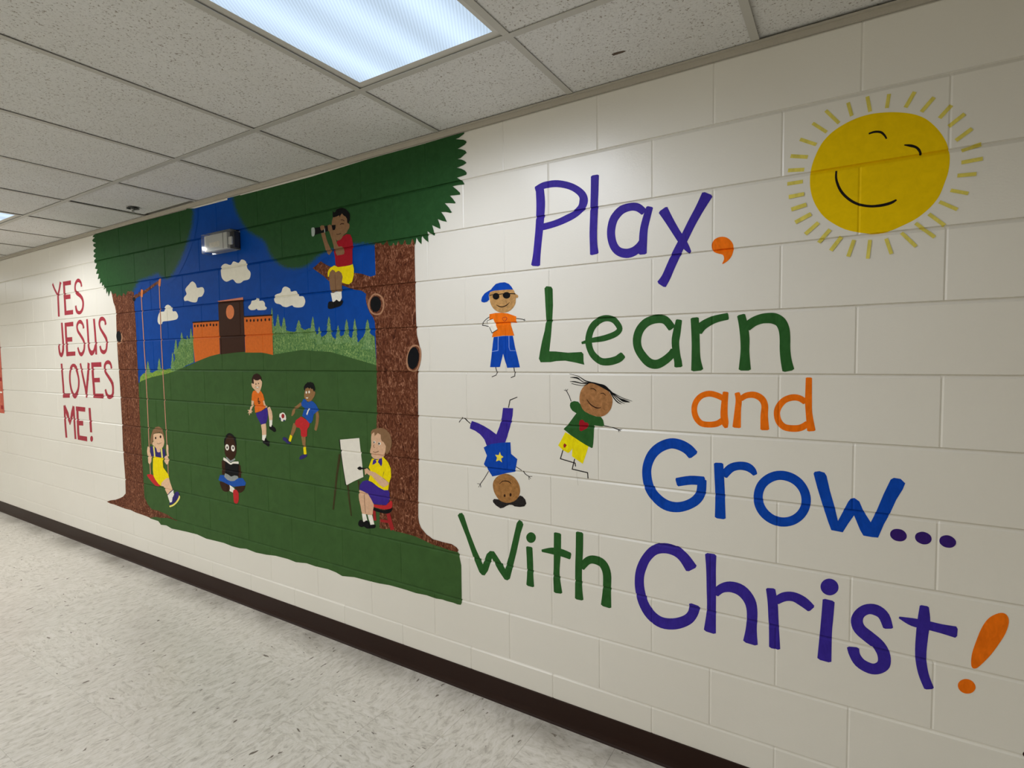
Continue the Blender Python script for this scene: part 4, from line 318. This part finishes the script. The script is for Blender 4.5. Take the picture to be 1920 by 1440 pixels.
('painted_sun', 'big yellow smiling sun with short rays at the upper right of the wall', 'painted sun', None,0.3,[('disc', 'sun_yellow', None,0,[('P',1,[1784,4087,1801,4146,1834,4217,1882,4269,1942,4304,2007,4326,2072,4334,2129,4330,2191,4318,2252,4298,2301,4273,2343,4238,2385,4183,2416,4125,2434,4072,2442,4014,2437,3944,2423,3890,2404,3829,2379,3786,2345,3748,2298,3711,2235,3681,2174,3659,2110,3655,2045,3668,1965,3698,1897,3746,1851,3792,1816,3849,1791,3912,1779,3977,1778,4040])]),('eye', 'ink', None,1,[('S',0,1,[2072,4226,5,2099,4230,6,2128,4222,6,2146,4201,5,2156,4180,4])]),('eye', 'ink', None,1,[('S',0,1,[2239,4128,3,2268,4118,7,2293,4104,6,2308,4083,6,2315,4060,5])]),('smile', 'ink', None,1,[('S',0,1,[1914,4045,5,1915,3993,6,1938,3927,7,1976,3875,7,2023,3837,7,2082,3815,7,2139,3811,8,2183,3818,8,2209,3831,5])]),('ray', 'ray_yellow', None,0,[('S',0,0,[1671,4179,11,1764,4155,11])]),('ray', 'ray_yellow', None,0,[('S',0,0,[1658,4095,11,1746,4084,11])]),('ray', 'ray_yellow', None,0,[('S',0,0,[1655,4014,11,1740,4014,11])]),('ray', 'ray_yellow', None,0,[('S',0,0,[1721,4269,10,1808,4219,10])]),('ray', 'ray_yellow', None,0,[('S',0,0,[1787,4349,9,1861,4280,9])]),('ray', 'ray_yellow', None,0,[('S',0,0,[1854,4407,9,1923,4318,9])]),('ray', 'ray_yellow', None,0,[('S',0,0,[1966,4425,9,1986,4345,9])]),('ray', 'ray_yellow', None,0,[('S',0,0,[2060,4436,9,2075,4348,9])]),('ray', 'ray_yellow', None,0,[('S',0,0,[2163,4424,9,2154,4349,9])]),('ray', 'ray_yellow', None,0,[('S',0,0,[2280,4406,10,2240,4331,10])]),('ray', 'ray_yellow', None,0,[('S',0,0,[2366,4355,10,2312,4290,10])]),('ray', 'ray_yellow', None,0,[('S',0,0,[2442,4295,10,2392,4238,10])]),('ray', 'ray_yellow', None,0,[('S',0,0,[2499,4236,10,2433,4185,10])]),('ray', 'ray_yellow', None,0,[('S',0,0,[2531,4152,10,2465,4104,10])]),('ray', 'ray_yellow', None,0,[('S',0,0,[2572,4064,10,2490,4046,10])]),('ray', 'ray_yellow', None,0,[('S',0,0,[2579,3987,10,2491,3983,10])]),('ray', 'ray_yellow', None,0,[('S',0,0,[2555,3912,10,2476,3917,10])]),('ray', 'ray_yellow', None,0,[('S',0,0,[2449,3844,9,2524,3815,9])]),('ray', 'ray_yellow', None,0,[('S',0,0,[2402,3790,9,2480,3737,9])]),('ray', 'ray_yellow', None,0,[('S',0,0,[2357,3731,9,2428,3659,9])]),('ray', 'ray_yellow', None,0,[('S',0,0,[2299,3689,9,2386,3601,9])]),('ray', 'ray_yellow', None,0,[('S',0,0,[2236,3645,9,2304,3560,9])]),('ray', 'ray_yellow', None,0,[('S',0,0,[2165,3620,9,2192,3531,9])]),('ray', 'ray_yellow', None,0,[('S',0,0,[2088,3622,9,2079,3516,9])]),('ray', 'ray_yellow', None,0,[('S',0,0,[2010,3631,10,1982,3538,10])]),('ray', 'ray_yellow', None,0,[('S',0,0,[1946,3658,11,1893,3582,11])]),('ray', 'ray_yellow', None,0,[('S',0,0,[1887,3707,11,1829,3637,11])]),('ray', 'ray_yellow', None,0,[('S',0,0,[1826,3756,11,1757,3696,11])]),('ray', 'ray_yellow', None,0,[('S',0,0,[1786,3813,12,1702,3774,12])]),('ray', 'ray_yellow', None,0,[('S',0,0,[1761,3873,12,1679,3855,12])]),('ray', 'ray_yellow', None,0,[('S',0,0,[1748,3938,11,1664,3933,12])])]),
('painted_word', 'purple painted word Play with an orange comma', 'lettering', 'painted words',0.3,[('letter', 'purple_marker', None,0,[('S',0,1,[-76,4274,36,-69,4166,39,-74,4064,37,-84,3963,35,-97,3861,34,-110,3759,35,-120,3690,41]),('S',0,1,[-112,4275,22,-44,4292,26,54,4290,26,144,4266,25,222,4227,25,281,4173,28,294,4120,35,273,4074,31,220,4037,29,142,4009,28,51,3988,26,-54,3977,26,-104,3980,23])]),('letter', 'purple_marker', None,0,[('S',0,1,[385,4289,32,382,4174,31,376,4030,30,370,3885,30,372,3787,30,377,3726,34])]),('letter', 'purple_marker', None,0,[('S',0,1,[753,3975,24,710,4012,27,657,4026,29,589,4013,32,535,3964,33,513,3903,32,510,3838,31,528,3769,30,566,3722,30,626,3701,33,681,3710,33,720,3738,31,742,3773,25]),('S',0,1,[794,4001,25,773,3935,28,753,3855,29,746,3763,30,744,3687,29])]),('letter', 'purple_marker', None,0,[('S',0,1,[888,3969,34,931,3891,28,978,3808,25,1017,3745,25,1047,3697,20,1071,3661,10]),('S',0,1,[1181,4026,38,1135,3946,31,1083,3857,29,1031,3757,29,986,3672,31,941,3577,31,909,3507,32,879,3462,36])]),('comma', 'orange_marker', 'orange comma',0,[('P',1,[1211,3691,1225,3725,1263,3740,1306,3730,1339,3694,1347,3655,1338,3613,1314,3581,1278,3562,1289,3592,1282,3621,1247,3635,1220,3654])])]),
('painted_word', 'dark green painted word Learn under the word Play', 'lettering', 'painted words',0.3,[('letter', 'green_marker', None,0,[('P',0,[-43,3502,-26,3517,17,3510,29,3491,31,3365,24,3262,11,3128,-5,3009,53,3007,156,2996,270,3000,285,2985,286,2929,293,2903,223,2919,133,2935,52,2932,6,2924,-84,2923,-99,2952,-89,3005,-70,3088,-45,3172,-30,3254,-36,3369])]),('letter', 'green_marker', None,0,[('S',0,1,[272,3068,9,355,3086,18,451,3099,22,534,3125,22,571,3156,21,563,3190,22,524,3232,22,467,3246,23,410,3230,26,361,3188,27,334,3129,27,328,3069,27,344,3009,25,376,2964,26,429,2928,26,492,2926,28,549,2940,28,577,2957,29,597,2974,25])]),('letter', 'green_marker', None,0,[('S',0,1,[951,3156,27,905,3212,28,840,3224,31,773,3203,31,724,3153,31,703,3089,31,710,3023,30,744,2965,31,792,2917,32,845,2906,32,896,2929,30,943,2968,28,966,3000,26]),('S',0,1,[999,3208,21,983,3119,27,975,3055,26,984,2972,25,993,2926,26,996,2891,28])]),('letter', 'green_marker', None,0,[('S',0,1,[1104,3216,27,1109,3124,27,1112,3034,27,1114,2944,30,1122,2869,40]),('S',0,1,[1126,3128,31,1156,3164,30,1208,3194,27,1258,3210,24,1315,3220,23])]),('letter', 'green_marker', None,0,[('S',0,1,[1397,3222,25,1411,3157,27,1421,3071,28,1422,2985,27,1422,2872,37]),('S',0,1,[1431,3146,30,1470,3176,30,1517,3194,31,1564,3197,33,1598,3190,34,1629,3167,32,1648,3123,31,1654,3065,30,1655,2998,30,1662,2931,31,1675,2869,34])])]),
('painted_word', 'orange lower case word and between Learn and Grow', 'lettering', 'painted words',0.3,[('letter', 'orange_marker', None,0,[('S',0,1,[1296,2676,19,1254,2697,20,1202,2708,20,1150,2691,19,1115,2649,19,1104,2598,19,1116,2544,20,1151,2505,20,1204,2499,20,1255,2509,20,1290,2535,19]),('S',0,1,[1306,2720,18,1299,2642,21,1297,2571,23,1303,2518,23,1311,2485,11])]),('letter', 'orange_marker', None,0,[('S',0,1,[1377,2717,16,1387,2671,19,1382,2601,20,1376,2493,26]),('S',0,1,[1399,2679,17,1435,2703,19,1483,2707,21,1524,2684,21,1543,2642,20,1541,2574,22,1545,2488,26])]),('letter', 'orange_marker', None,0,[('S',0,1,[1772,2672,18,1739,2694,19,1698,2697,20,1655,2678,19,1624,2637,19,1614,2594,18,1625,2544,19,1657,2510,20,1708,2503,21,1752,2512,20,1787,2539,18]),('S',0,1,[1789,2820,17,1789,2742,18,1789,2676,19,1793,2602,18,1807,2497,23])])]),
('painted_word', 'blue painted word Grow followed by three dark purple dots', 'lettering', 'painted words',0.3,[('letter', 'blue_marker', None,0,[('S',0,1,[1098,2284,38,1063,2320,38,1009,2346,38,944,2352,36,869,2319,35,812,2261,34,779,2181,33,775,2104,34,795,2019,36,841,1957,38,908,1913,39,983,1905,36,1056,1928,33,1119,1973,32,1152,2033,31,1158,2117,30]),('S',0,1,[1171,2111,31,1082,2107,31,990,2083,30])]),('letter', 'blue_marker', None,0,[('S',0,1,[1265,2239,30,1270,2147,31,1275,2057,31,1277,1967,32,1278,1874,35]),('S',0,1,[1298,2164,26,1341,2216,27,1391,2237,27,1440,2236,28,1472,2217,24,1491,2190,15])]),('letter', 'blue_marker', None,0,[('S',1,1,[1785,2068,26,1778,2008,25,1749,1954,26,1703,1916,28,1647,1901,30,1591,1912,31,1544,1948,31,1516,2002,29,1512,2065,27,1531,2126,27,1572,2172,28,1625,2198,29,1682,2197,30,1733,2172,29,1769,2126,27])]),('letter', 'blue_marker', None,0,[('P',0,[1823,2230,1829,2242,1854,2249,1882,2242,1893,2223,1912,2134,1938,2039,1957,1954,1981,2012,2007,2077,2020,2099,2040,2105,2064,2088,2085,2035,2123,1971,2148,2036,2184,2151,2215,2237,2230,2248,2262,2245,2284,2222,2273,2186,2243,2120,2216,2038,2188,1970,2161,1885,2131,1883,2088,1885,2071,1916,2039,2000,2009,1943,1983,1888,1923,1892,1905,1943,1875,2039,1845,2143])]),('dot', 'purple_dark', 'dark purple dot',0,[('P',1,[2297,1910,2291,1895,2278,1884,2261,1880,2243,1882,2229,1891,2220,1905,2219,1922,2225,1937,2238,1948,2255,1952,2273,1950,2287,1941,2296,1926])]),('dot', 'purple_dark', 'dark purple dot',0,[('P',1,[2411,1913,2405,1898,2393,1887,2376,1882,2360,1885,2345,1894,2337,1908,2336,1924,2342,1939,2355,1949,2371,1954,2388,1951,2402,1942,2410,1928])]),('dot', 'purple_dark', 'dark purple dot',0,[('P',1,[2519,1911,2513,1897,2501,1886,2485,1882,2469,1884,2455,1893,2447,1906,2446,1922,2452,1937,2464,1947,2480,1952,2496,1949,2509,1940,2518,1927])])]),
('painted_word', 'green painted word With left of the purple word Christ', 'lettering', 'painted words',0.3,[('letter', 'green_marker', None,0,[('P',0,[-936,1568,-918,1589,-888,1598,-867,1578,-812,1438,-743,1296,-672,1176,-631,1275,-596,1308,-555,1312,-515,1267,-443,1181,-394,1335,-352,1490,-325,1590,-305,1620,-271,1610,-260,1589,-288,1512,-329,1347,-370,1203,-398,1106,-424,1086,-451,1088,-510,1152,-577,1246,-620,1130,-656,1081,-684,1079,-712,1100,-773,1219,-849,1396])]),('letter', 'green_marker', None,0,[('P',1,[-144,1500,-149,1480,-162,1462,-180,1451,-200,1447,-218,1453,-230,1466,-235,1485,-230,1505,-217,1522,-199,1534,-179,1537,-161,1531,-148,1518]),('S',0,1,[-207,1408,30,-202,1292,30,-201,1181,30,-202,1089,37])]),('letter', 'green_marker', None,0,[('S',0,1,[53,1565,32,50,1426,32,43,1285,27,42,1208,30,53,1089,38]),('S',0,1,[-90,1401,10,2,1416,27,85,1417,31,163,1404,28])]),('letter', 'green_marker', None,0,[('S',0,1,[244,1602,31,241,1461,31,234,1322,29,233,1184,30,237,1077,36]),('S',0,1,[257,1335,29,313,1396,29,368,1413,33,433,1395,36,467,1327,34,467,1204,33,460,1073,42])])]),
('painted_word', 'large purple word Christ with an orange exclamation mark', 'lettering', 'painted words',0.3,[('letter', 'purple_marker', None,0,[('S',0,1,[1090,1489,44,1039,1555,40,984,1590,38,909,1599,37,832,1572,34,774,1506,32,739,1432,34,721,1359,34,722,1269,36,749,1166,39,803,1089,42,881,1051,42,976,1065,39,1060,1113,35,1101,1169,33,1114,1229,38])]),('letter', 'purple_marker', None,0,[('S',0,1,[1218,1607,37,1221,1499,32,1224,1360,31,1225,1220,30,1216,1072,40]),('S',0,1,[1250,1345,24,1289,1389,29,1348,1413,37,1415,1402,41,1465,1348,38,1482,1273,33,1479,1163,33,1474,1063,45])]),('letter', 'purple_marker', None,0,[('S',0,1,[1591,1451,28,1604,1364,30,1609,1277,30,1614,1189,30,1619,1068,33]),('S',0,1,[1623,1379,23,1669,1417,28,1722,1430,31,1775,1412,34,1822,1378,28])]),('letter', 'purple_marker', None,0,[('P',1,[1966,1534,1958,1512,1942,1494,1922,1484,1900,1485,1883,1496,1873,1515,1872,1538,1880,1560,1896,1578,1917,1588,1938,1587,1955,1576,1965,1557]),('S',0,1,[1916,1448,32,1911,1351,32,1905,1248,32,1899,1069,38])]),('letter', 'purple_marker', None,0,[('S',0,1,[2220,1356,25,2198,1421,30,2159,1448,34,2113,1441,29,2077,1404,27,2065,1356,31,2082,1310,36,2129,1274,38,2176,1238,36,2202,1188,33,2203,1131,31,2173,1095,31,2133,1086,34,2085,1105,33,2057,1147,30,2048,1186,32])]),('letter', 'purple_marker', None,0,[('S',0,1,[2387,1524,21,2387,1444,29,2380,1349,28,2377,1230,26,2391,1132,25,2419,1052,24]),('S',0,1,[2272,1431,6,2333,1419,24,2406,1418,26,2467,1414,27,2530,1411,33])]),('exclamation_mark', 'orange_marker', 'orange exclamation mark',0,[('P',1,[2600,1256,2603,1310,2618,1382,2639,1462,2665,1521,2697,1555,2725,1568,2744,1555,2750,1520,2738,1458,2712,1391,2681,1323,2644,1259,2623,1231,2606,1229]),('P',1,[2622,1115,2615,1097,2603,1083,2586,1075,2570,1075,2556,1084,2548,1099,2547,1118,2554,1136,2567,1150,2583,1158,2600,1157,2613,1148,2621,1133])])]),
('painted_word', 'dark red word YES, first line of the narrow red lettering', 'lettering', 'painted words',0.3,[('letter', 'red_letter', None,0,[('S',0,0,[-9277,4257,26,-9206,4160,24,-9097,4054,23]),('S',0,0,[-8961,4261,29,-9013,4161,28,-9085,4054,28]),('S',0,0,[-9086,4072,35,-9091,3905,35,-9100,3706,35])]),('letter', 'red_letter', None,0,[('S',0,0,[-8831,4258,38,-8836,4069,38,-8835,3890,38,-8838,3720,38]),('P',0,[-8865,4257,-8569,4256,-8575,4185,-8862,4191]),('P',0,[-8840,4041,-8614,4038,-8619,3968,-8833,3970]),('P',0,[-8858,3786,-8548,3788,-8554,3717,-8867,3718])]),('letter', 'red_letter', None,0,[('S',0,1,[-8199,4132,25,-8215,4191,25,-8277,4229,28,-8346,4228,27,-8416,4179,27,-8431,4100,28,-8385,4045,32,-8272,3996,32,-8199,3943,32,-8174,3872,31,-8203,3791,28,-8272,3740,27,-8353,3732,27,-8421,3768,32,-8443,3843,28])])]),
('painted_word', 'dark red word JESUS, second line of the narrow red lettering', 'lettering', 'painted words',0.3,[('letter', 'red_letter', None,0,[('S',0,1,[-9000,3596,34,-8998,3443,36,-8994,3283,36,-9012,3152,37,-9074,3076,35,-9141,3099,36,-9165,3184,33,-9162,3252,30])]),('letter', 'red_letter', None,0,[('S',0,0,[-8858,3591,38,-8867,3403,38,-8857,3222,38,-8861,3052,38]),('P',0,[-8892,3595,-8565,3601,-8571,3529,-8892,3532]),('P',0,[-8881,3357,-8637,3358,-8642,3286,-8874,3286]),('P',0,[-8870,3123,-8552,3126,-8558,3059,-8888,3051])]),('letter', 'red_letter', None,0,[('S',0,1,[-8206,3486,30,-8226,3543,25,-8292,3586,31,-8372,3583,27,-8435,3531,29,-8421,3453,29,-8334,3380,29,-8248,3308,29,-8209,3238,28,-8237,3141,28,-8324,3078,31,-8401,3100,29,-8451,3183,25])]),('letter', 'red_letter', None,0,[('S',0,1,[-8072,3613,31,-8066,3448,31,-8064,3276,31,-8061,3173,31,-7994,3096,40,-7900,3115,30,-7837,3203,25]),('S',0,0,[-7833,3614,31,-7820,3406,31,-7814,3202,31,-7823,3068,31])]),('letter', 'red_letter', None,0,[('S',0,1,[-7459,3514,31,-7478,3573,25,-7546,3603,29,-7620,3593,29,-7661,3535,29,-7636,3460,26,-7544,3377,30,-7466,3302,32,-7453,3228,27,-7485,3136,25,-7561,3101,30,-7646,3125,29,-7677,3193,26])])]),
('painted_word', 'dark red word LOVES, third line of the narrow red lettering', 'lettering', 'painted words',0.3,[('letter', 'red_letter', None,0,[('S',0,0,[-9103,2932,35,-9094,2742,35,-9084,2558,35,-9087,2369,35]),('P',0,[-9118,2435,-8849,2447,-8856,2373,-9128,2363])]),('letter', 'red_letter', None,0,[('S',1,1,[-8655,2905,25,-8569,2868,39,-8503,2747,30,-8484,2641,31,-8524,2519,29,-8636,2414,41,-8718,2426,37,-8788,2527,32,-8816,2672,32,-8787,2795,30,-8735,2871,32])]),('letter', 'red_letter', None,0,[('S',0,0,[-8393,2935,28,-8334,2749,31,-8257,2539,33,-8232,2393,27]),('S',0,0,[-8097,2941,38,-8132,2785,36,-8188,2610,34,-8237,2441,30])]),('letter', 'red_letter', None,0,[('S',0,0,[-7971,2947,38,-7974,2752,38,-7961,2545,38,-7962,2399,38]),('P',0,[-8004,2948,-7666,2952,-7667,2880,-7997,2878]),('P',0,[-7964,2707,-7745,2714,-7743,2645,-7957,2640]),('P',0,[-7986,2465,-7648,2472,-7657,2398,-7994,2398])]),('letter', 'red_letter', None,0,[('S',0,1,[-7345,2860,25,-7367,2923,26,-7434,2951,29,-7515,2936,26,-7562,2883,30,-7545,2803,28,-7446,2723,30,-7355,2645,34,-7330,2559,30,-7362,2458,27,-7451,2428,32,-7534,2452,33,-7578,2535,27])])]),
('painted_word', 'dark red word ME with exclamation mark, last line of the red lettering', 'lettering', 'painted words',0.3,[('letter', 'red_letter', None,0,[('S',0,0,[-9084,2236,37,-9090,2062,37,-9089,1876,37,-9076,1699,37]),('S',0,0,[-9084,2232,35,-8981,2096,50,-8904,1931,20]),('S',0,0,[-8737,2237,29,-8810,2104,45,-8914,1930,17]),('S',0,0,[-8734,2239,35,-8733,2050,35,-8733,1860,35,-8728,1700,36])]),('letter', 'red_letter', None,0,[('S',0,0,[-8596,2238,40,-8605,2013,40,-8612,1831,40,-8604,1700,40]),('P',0,[-8650,2240,-8302,2238,-8314,2165,-8651,2168]),('P',0,[-8589,2011,-8406,2016,-8411,1939,-8582,1934]),('P',0,[-8611,1771,-8296,1770,-8298,1693,-8629,1698])]),('exclamation_mark', 'red_letter', None,0,[('S',0,0,[-8153,2234,38,-8146,2037,38,-8145,1848,38]),('P',1,[-8089,1750,-8096,1729,-8112,1712,-8133,1702,-8156,1700,-8175,1708,-8187,1723,-8189,1743,-8182,1764,-8166,1781,-8145,1791,-8122,1793,-8103,1785,-8091,1770])])]),
('paint_spot', 'tiny dark brown spot at the lower right edge of the wall', 'mark', None,0.3,[('spot', 'hair_dark', None,0,[('P',1,[2825,817,2830,833,2845,843,2858,830,2852,807,2835,800])])])
]

def build_art():
    for name,label,cat,group,base,parts in ART:
        xs=[];zs=[]
        for p in parts:
            for s in p[4]:
                f=s[-1]; st={'P':2,'S':3,'F':4}[s[0]]
                xs+=f[0::st]; zs+=f[1::st]
        org=Vector(((min(xs)+max(xs))/2*U,0,min(zs)*U))
        root=empty(name,org,label,cat,group); last=None
        for i,(pn,pm,pl,issub,shapes) in enumerate(parts):
            bm=bmesh.new()
            lf=bm.verts.layers.float.new('lift')
            for k,s in enumerate(shapes):
                n0=len(bm.verts); shape_into(bm,s); lf=bm.verts.layers.float.get('lift'); bm.verts.ensure_lookup_table()
                for m_,v in enumerate(bm.verts[n0:]): v[lf]=k*.00003+(m_//2*8e-7 if s[0]=='S' else 0)
            bmesh.ops.dissolve_degenerate(bm,dist=1e-6,edges=bm.edges[:])
            conform(bm,(base+.06*i)*.001,org)
            me=bpy.data.meshes.new(pn); bm.to_mesh(me); bm.free()
            o=link(pn,me,pm,last if issub else root)
            if pl: o['label']=pl
            if not issub: last=o
# ------------------------------------------------------------------ room shell
def shell():
    tag(link('wall_front',box(X0,X1,-DEPTH-.1,-DEPTH,-.05,2.75),'plain_cream'),kind='structure')
    tag(link('wall_left',box(X0-.1,X0,-DEPTH,.0,-.05,2.75),'plain_cream'),kind='structure')
    tag(link('wall_right',box(X1,X1+.1,-DEPTH,.0,-.05,2.75),'plain_cream'),kind='structure')
    fl=tag(link('floor',box(X0,X1,-DEPTH,.0,-.1,-.0025),'far_floor'),kind='structure')
    T=.3048; g=.00025
    tm=mesh([(s*(T/2-e),t*(T/2-e),z) for e,z in ((g,-.003),(g,-.0004),(g+.0006,0)) for s,t in ((-1,-1),(1,-1),(1,1),(-1,1))],
        [(8,9,10,11)]+[(a+i,a+(i+1)%4,a+4+(i+1)%4,a+4+i) for a in (0,4) for i in range(4)])
    for i in range(-23,6):
        for j in range(7):
            o=link('floor_tile',tm,'floor',fl,(.27+(i+.5)*T,-(j+.5)*T,0))
            o.rotation_euler.z=math.pi*R_.randint(0,1)+(math.pi/2 if R_.random()<.2 else 0)
    tag(link('far_tiles',box(X0,X1,-DEPTH,-7*T-.001,-.0025,0),'far_floor',fl),kind='stuff')
    # base strip
    pr=[(.002,0),(-.015,0),(-.015,.003),(-.010,.008),(-.0065,.02),(-.005,.03),(-.0045,.098),(-.003,.101),(.002,.101)]
    n=len(pr); v=[(x,y,z) for x in (X0,X1) for y,z in pr]
    tag(link('baseboard_back',mesh(v,[(i,(i+1)%n,n+(i+1)%n,n+i) for i in range(n)]),'base_brown'),kind='structure')
    # wall angle under the ceiling
    pr=[(.003,H-.018),(-.0052,H-.018),(-.0052,H-.0015),(-.019,H-.0015),(-.019,H+.001),(.003,H+.001)]
    n=len(pr); v=[(x,y,z) for x in (X0,X1) for y,z in pr]
    tag(link('trim_1',mesh(v,[(i,(i+1)%n,n+(i+1)%n,n+i) for i in range(n)]),'angle_beige'),kind='structure')
LIGHTS=((1,0),(1,-6),(1,-12),(3,3),(3,-3),(3,-9))
GX=lambda k:.105+.63*k
def ceiling():
    ce=tag(link('ceiling',box(X0,X1,-DEPTH,.0,H+.14,H+.2),'plenum'),kind='structure')
    YL=(-.455,-1.675,-2.895,-4.115)
    for y in YL: link('grid_runner',bevelbox(X0,X1,y-.012,y+.012,H-.001,H+.0015,.0004,1),'grid_white',ce)
    lo,hi=-16,8; rows=((-.0,-.455),(-.455,-1.675),(-1.675,-2.895),(-2.895,-4.115),(-4.115,-DEPTH))
    seg=[box(-.012,.012,b+.012,a-.012 if a else -.024,H-.0006,H+.0014) for a,b in rows]
    for k in range(lo,hi):
        for s in seg: link('grid_bar',s,'grid_white',ce,(GX(k),0,0))
    cache={}
    for k in range(lo+1,hi):
        for j,(a,b) in enumerate(rows):
            if (j,k) in LIGHTS: continue
            xa=GX(k-1)+.004; xb=GX(k)-.004; ya=b+.004; yb=a-.004
            if (k,j)==(-4,0): xa+=.021; yb-=.028
            ti=R_.uniform(0,.002)+(.005 if j==0 and k>=2 else 0)
            key=(j,(k,j)==(-4,0))
            if key not in cache:
                w_=(xb-xa)/2; d_=(yb-ya)/2
                cache[key]=mesh([(s*(w_-e),t*(d_-e),z) for e,z in ((.004,.0),(0,.004),(0,.016)) for s,t in ((-1,-1),(1,-1),(1,1),(-1,1))],
                    [(3,2,1,0)]+[(q+4+i,q+4+(i+1)%4,q+(i+1)%4,q+i)[::-1] for q in (0,4) for i in range(4)]+[(8,9,10,11)])
            o=link('ceiling_tile',cache[key],'ceil',ce,((xa+xb)/2,(ya+yb)/2,H+.0035+ti))
            if (k,j)==(1,0):
                sv=[(-.022,-.004),(-.012,-.007),(.004,-.006),(.018,-.003),(.023,.002),(.012,.006),(-.006,.005),(-.019,.006)]
                sx,sy=.352-(xa+xb)/2,-.181-(ya+yb)/2
                q=link('stain',mesh([(sx+x,sy+y,z) for z in (-.0012,.001) for x,y in sv],[tuple(range(8))[::-1]]+[(i,(i+1)%8,8+(i+1)%8,8+i) for i in range(8)]),'stain',o); q['label']='small brown scrape in the tile'
def lamp(k,label,col=LAMP_COL,pw=LAMP_W,y=-1.065):
    x=(GX(k-1)+GX(k))/2; hw=.315-.008; hd=.61-.008
    r=empty('ceiling_light',(x,y,H),label,'ceiling light','fluorescent ceiling panels')
    def ring(o,i,z0,z1,zi):
        v=[];f=[]
        for a,b,z in ((o[0],o[1],z1),(o[0],o[1],z0),(i[0],i[1],zi),(i[0],i[1],z1)):
            v+=[(-a,-b,z),(a,-b,z),(a,b,z),(-a,b,z)]
        for q in range(3):
            for n in range(4): f.append((q*4+n,q*4+(n+1)%4,q*4+4+(n+1)%4,q*4+4+n))
        return mesh(v,f)
    link('frame',ring((hw,hd),(hw-.026,hd-.026),.0045,.016,.008),'fixture_white',r)
    link('housing',mesh([(s*(hw-.024),t*(hd-.024),z) for z in (.016,.1) for s,t in ((-1,-1),(1,-1),(1,1),(-1,1))],[(4,5,6,7)]+[(i,(i+1)%4,4+(i+1)%4,4+i) for i in range(4)]),'fixture_white',r)
    a,b=hw-.0255,hd-.0255
    link('lens',box(-a,a,-b,b,.0085,.012),'lens',r)
    for i in (-1,0,1):                                             # the light of three tubes, leaving through the lens
        for j in range(4):
            ld=bpy.data.lights.new('tube_light','SPOT'); ld.energy=pw; ld.color=col; ld.spot_size=math.radians(176); ld.spot_blend=.55; ld.shadow_soft_size=0
            o=bpy.data.objects.new('tube_light',ld); COL.objects.link(o); o.parent=r; o.location=(i*.18,(j-1.5)*.28,-.004)
def wall_box():
    r=empty('emergency_light',(-2.15,0,2.115),'silvery box light with clear cover mounted high on the painted blue sky','light')
    z=2.115
    def at(o): o.location=-r.location; return o
    at(link('housing',bevelbox(-2.288,-2.058,-.05,-.001,z+.012,z+.105,.004),'silver',r))
    at(link('side_plate',bevelbox(-2.054,-2.01,-.034,-.001,z+.012,z+.105,.003),'grey_dark',r))
    at(link('socket',bevelbox(-2.05,-2.018,-.046,-.034,z+.03,z+.075,.003),'silver',r))
    s=at(link('sticker',box(-2.235,-2.13,-.0506,-.0496,z+.03,z+.06),'white_paint',r)); s['label']='small white sticker'
    at(link('seam',box(-2.096,-2.092,-.0506,-.0496,z+.014,z+.103),'grey_dark',r))
    at(link('cover',bevelbox(-2.3,-2.0,-.062,-.0005,z,z+.113,.004),'clear',r))
def sprinkler():
    r=empty('sprinkler_head',(-2.88,-.16,H),'small sprinkler head poking through a gap in the ceiling tiles, far left','sprinkler')
    link('escutcheon',lathe([(.011,.002),(.03,-.001),(.036,-.006),(.033,-.006),(.028,-.003),(.011,0)]),'grey_dark',r)
    link('body',lathe([(.001,.02),(.011,.02),(.011,-.012),(.007,-.016),(.001,-.016)]),'steel',r)
    for s in (-1,1): link('frame_arm',box(s*.009-.002,s*.009+.002,-.002,.002,-.034,-.012),'steel',r)
    link('deflector',lathe([(.001,-.033),(.014,-.034),(.014,-.036),(.001,-.037)]),'steel',r)
def poster():
    r=empty('poster',(-6.18,0,.99),'red paper poster at the far left end of the wall','poster')
    def at(o): o.location=-r.location; return o
    at(link('sheet',box(-6.45,-5.922,-.0018,-.0006,.99,1.78),'poster',r))
    at(link('dash',box(-6.02,-5.945,-.0022,-.0016,1.185,1.2),'white_paint',r))
    for z in (1.03,1.3): at(link('mark',box(-6.0,-5.935,-.0022,-.0016,z,z+.035),'red_dark',r))
shell(); ceiling()
lamp(0,'large lit ceiling panel at the top centre of the corridor ceiling')
lamp(-6,'lit ceiling panel further along the corridor, at the left edge',FAR_COL,4.25)
lamp(-12,'added lit ceiling panel, unseen beyond the left edge of the view',FAR_COL,4.25)  # unseen panel, added to brighten the left end of wall and floor
for k,e in ((3,'to the right of'),(-3,'straight behind'),(-9,'far to the left of')): lamp(k,'added lit ceiling panel in an unseen row behind the camera, '+e+' the photographer',(1,.95,.80) if k>0 else FAR_COL,3.1 if k>0 else 8.8,-3.505)  # unseen panels, added to flatten and lift the light on wall and floor
build_art(); wall_box(); sprinkler(); poster()
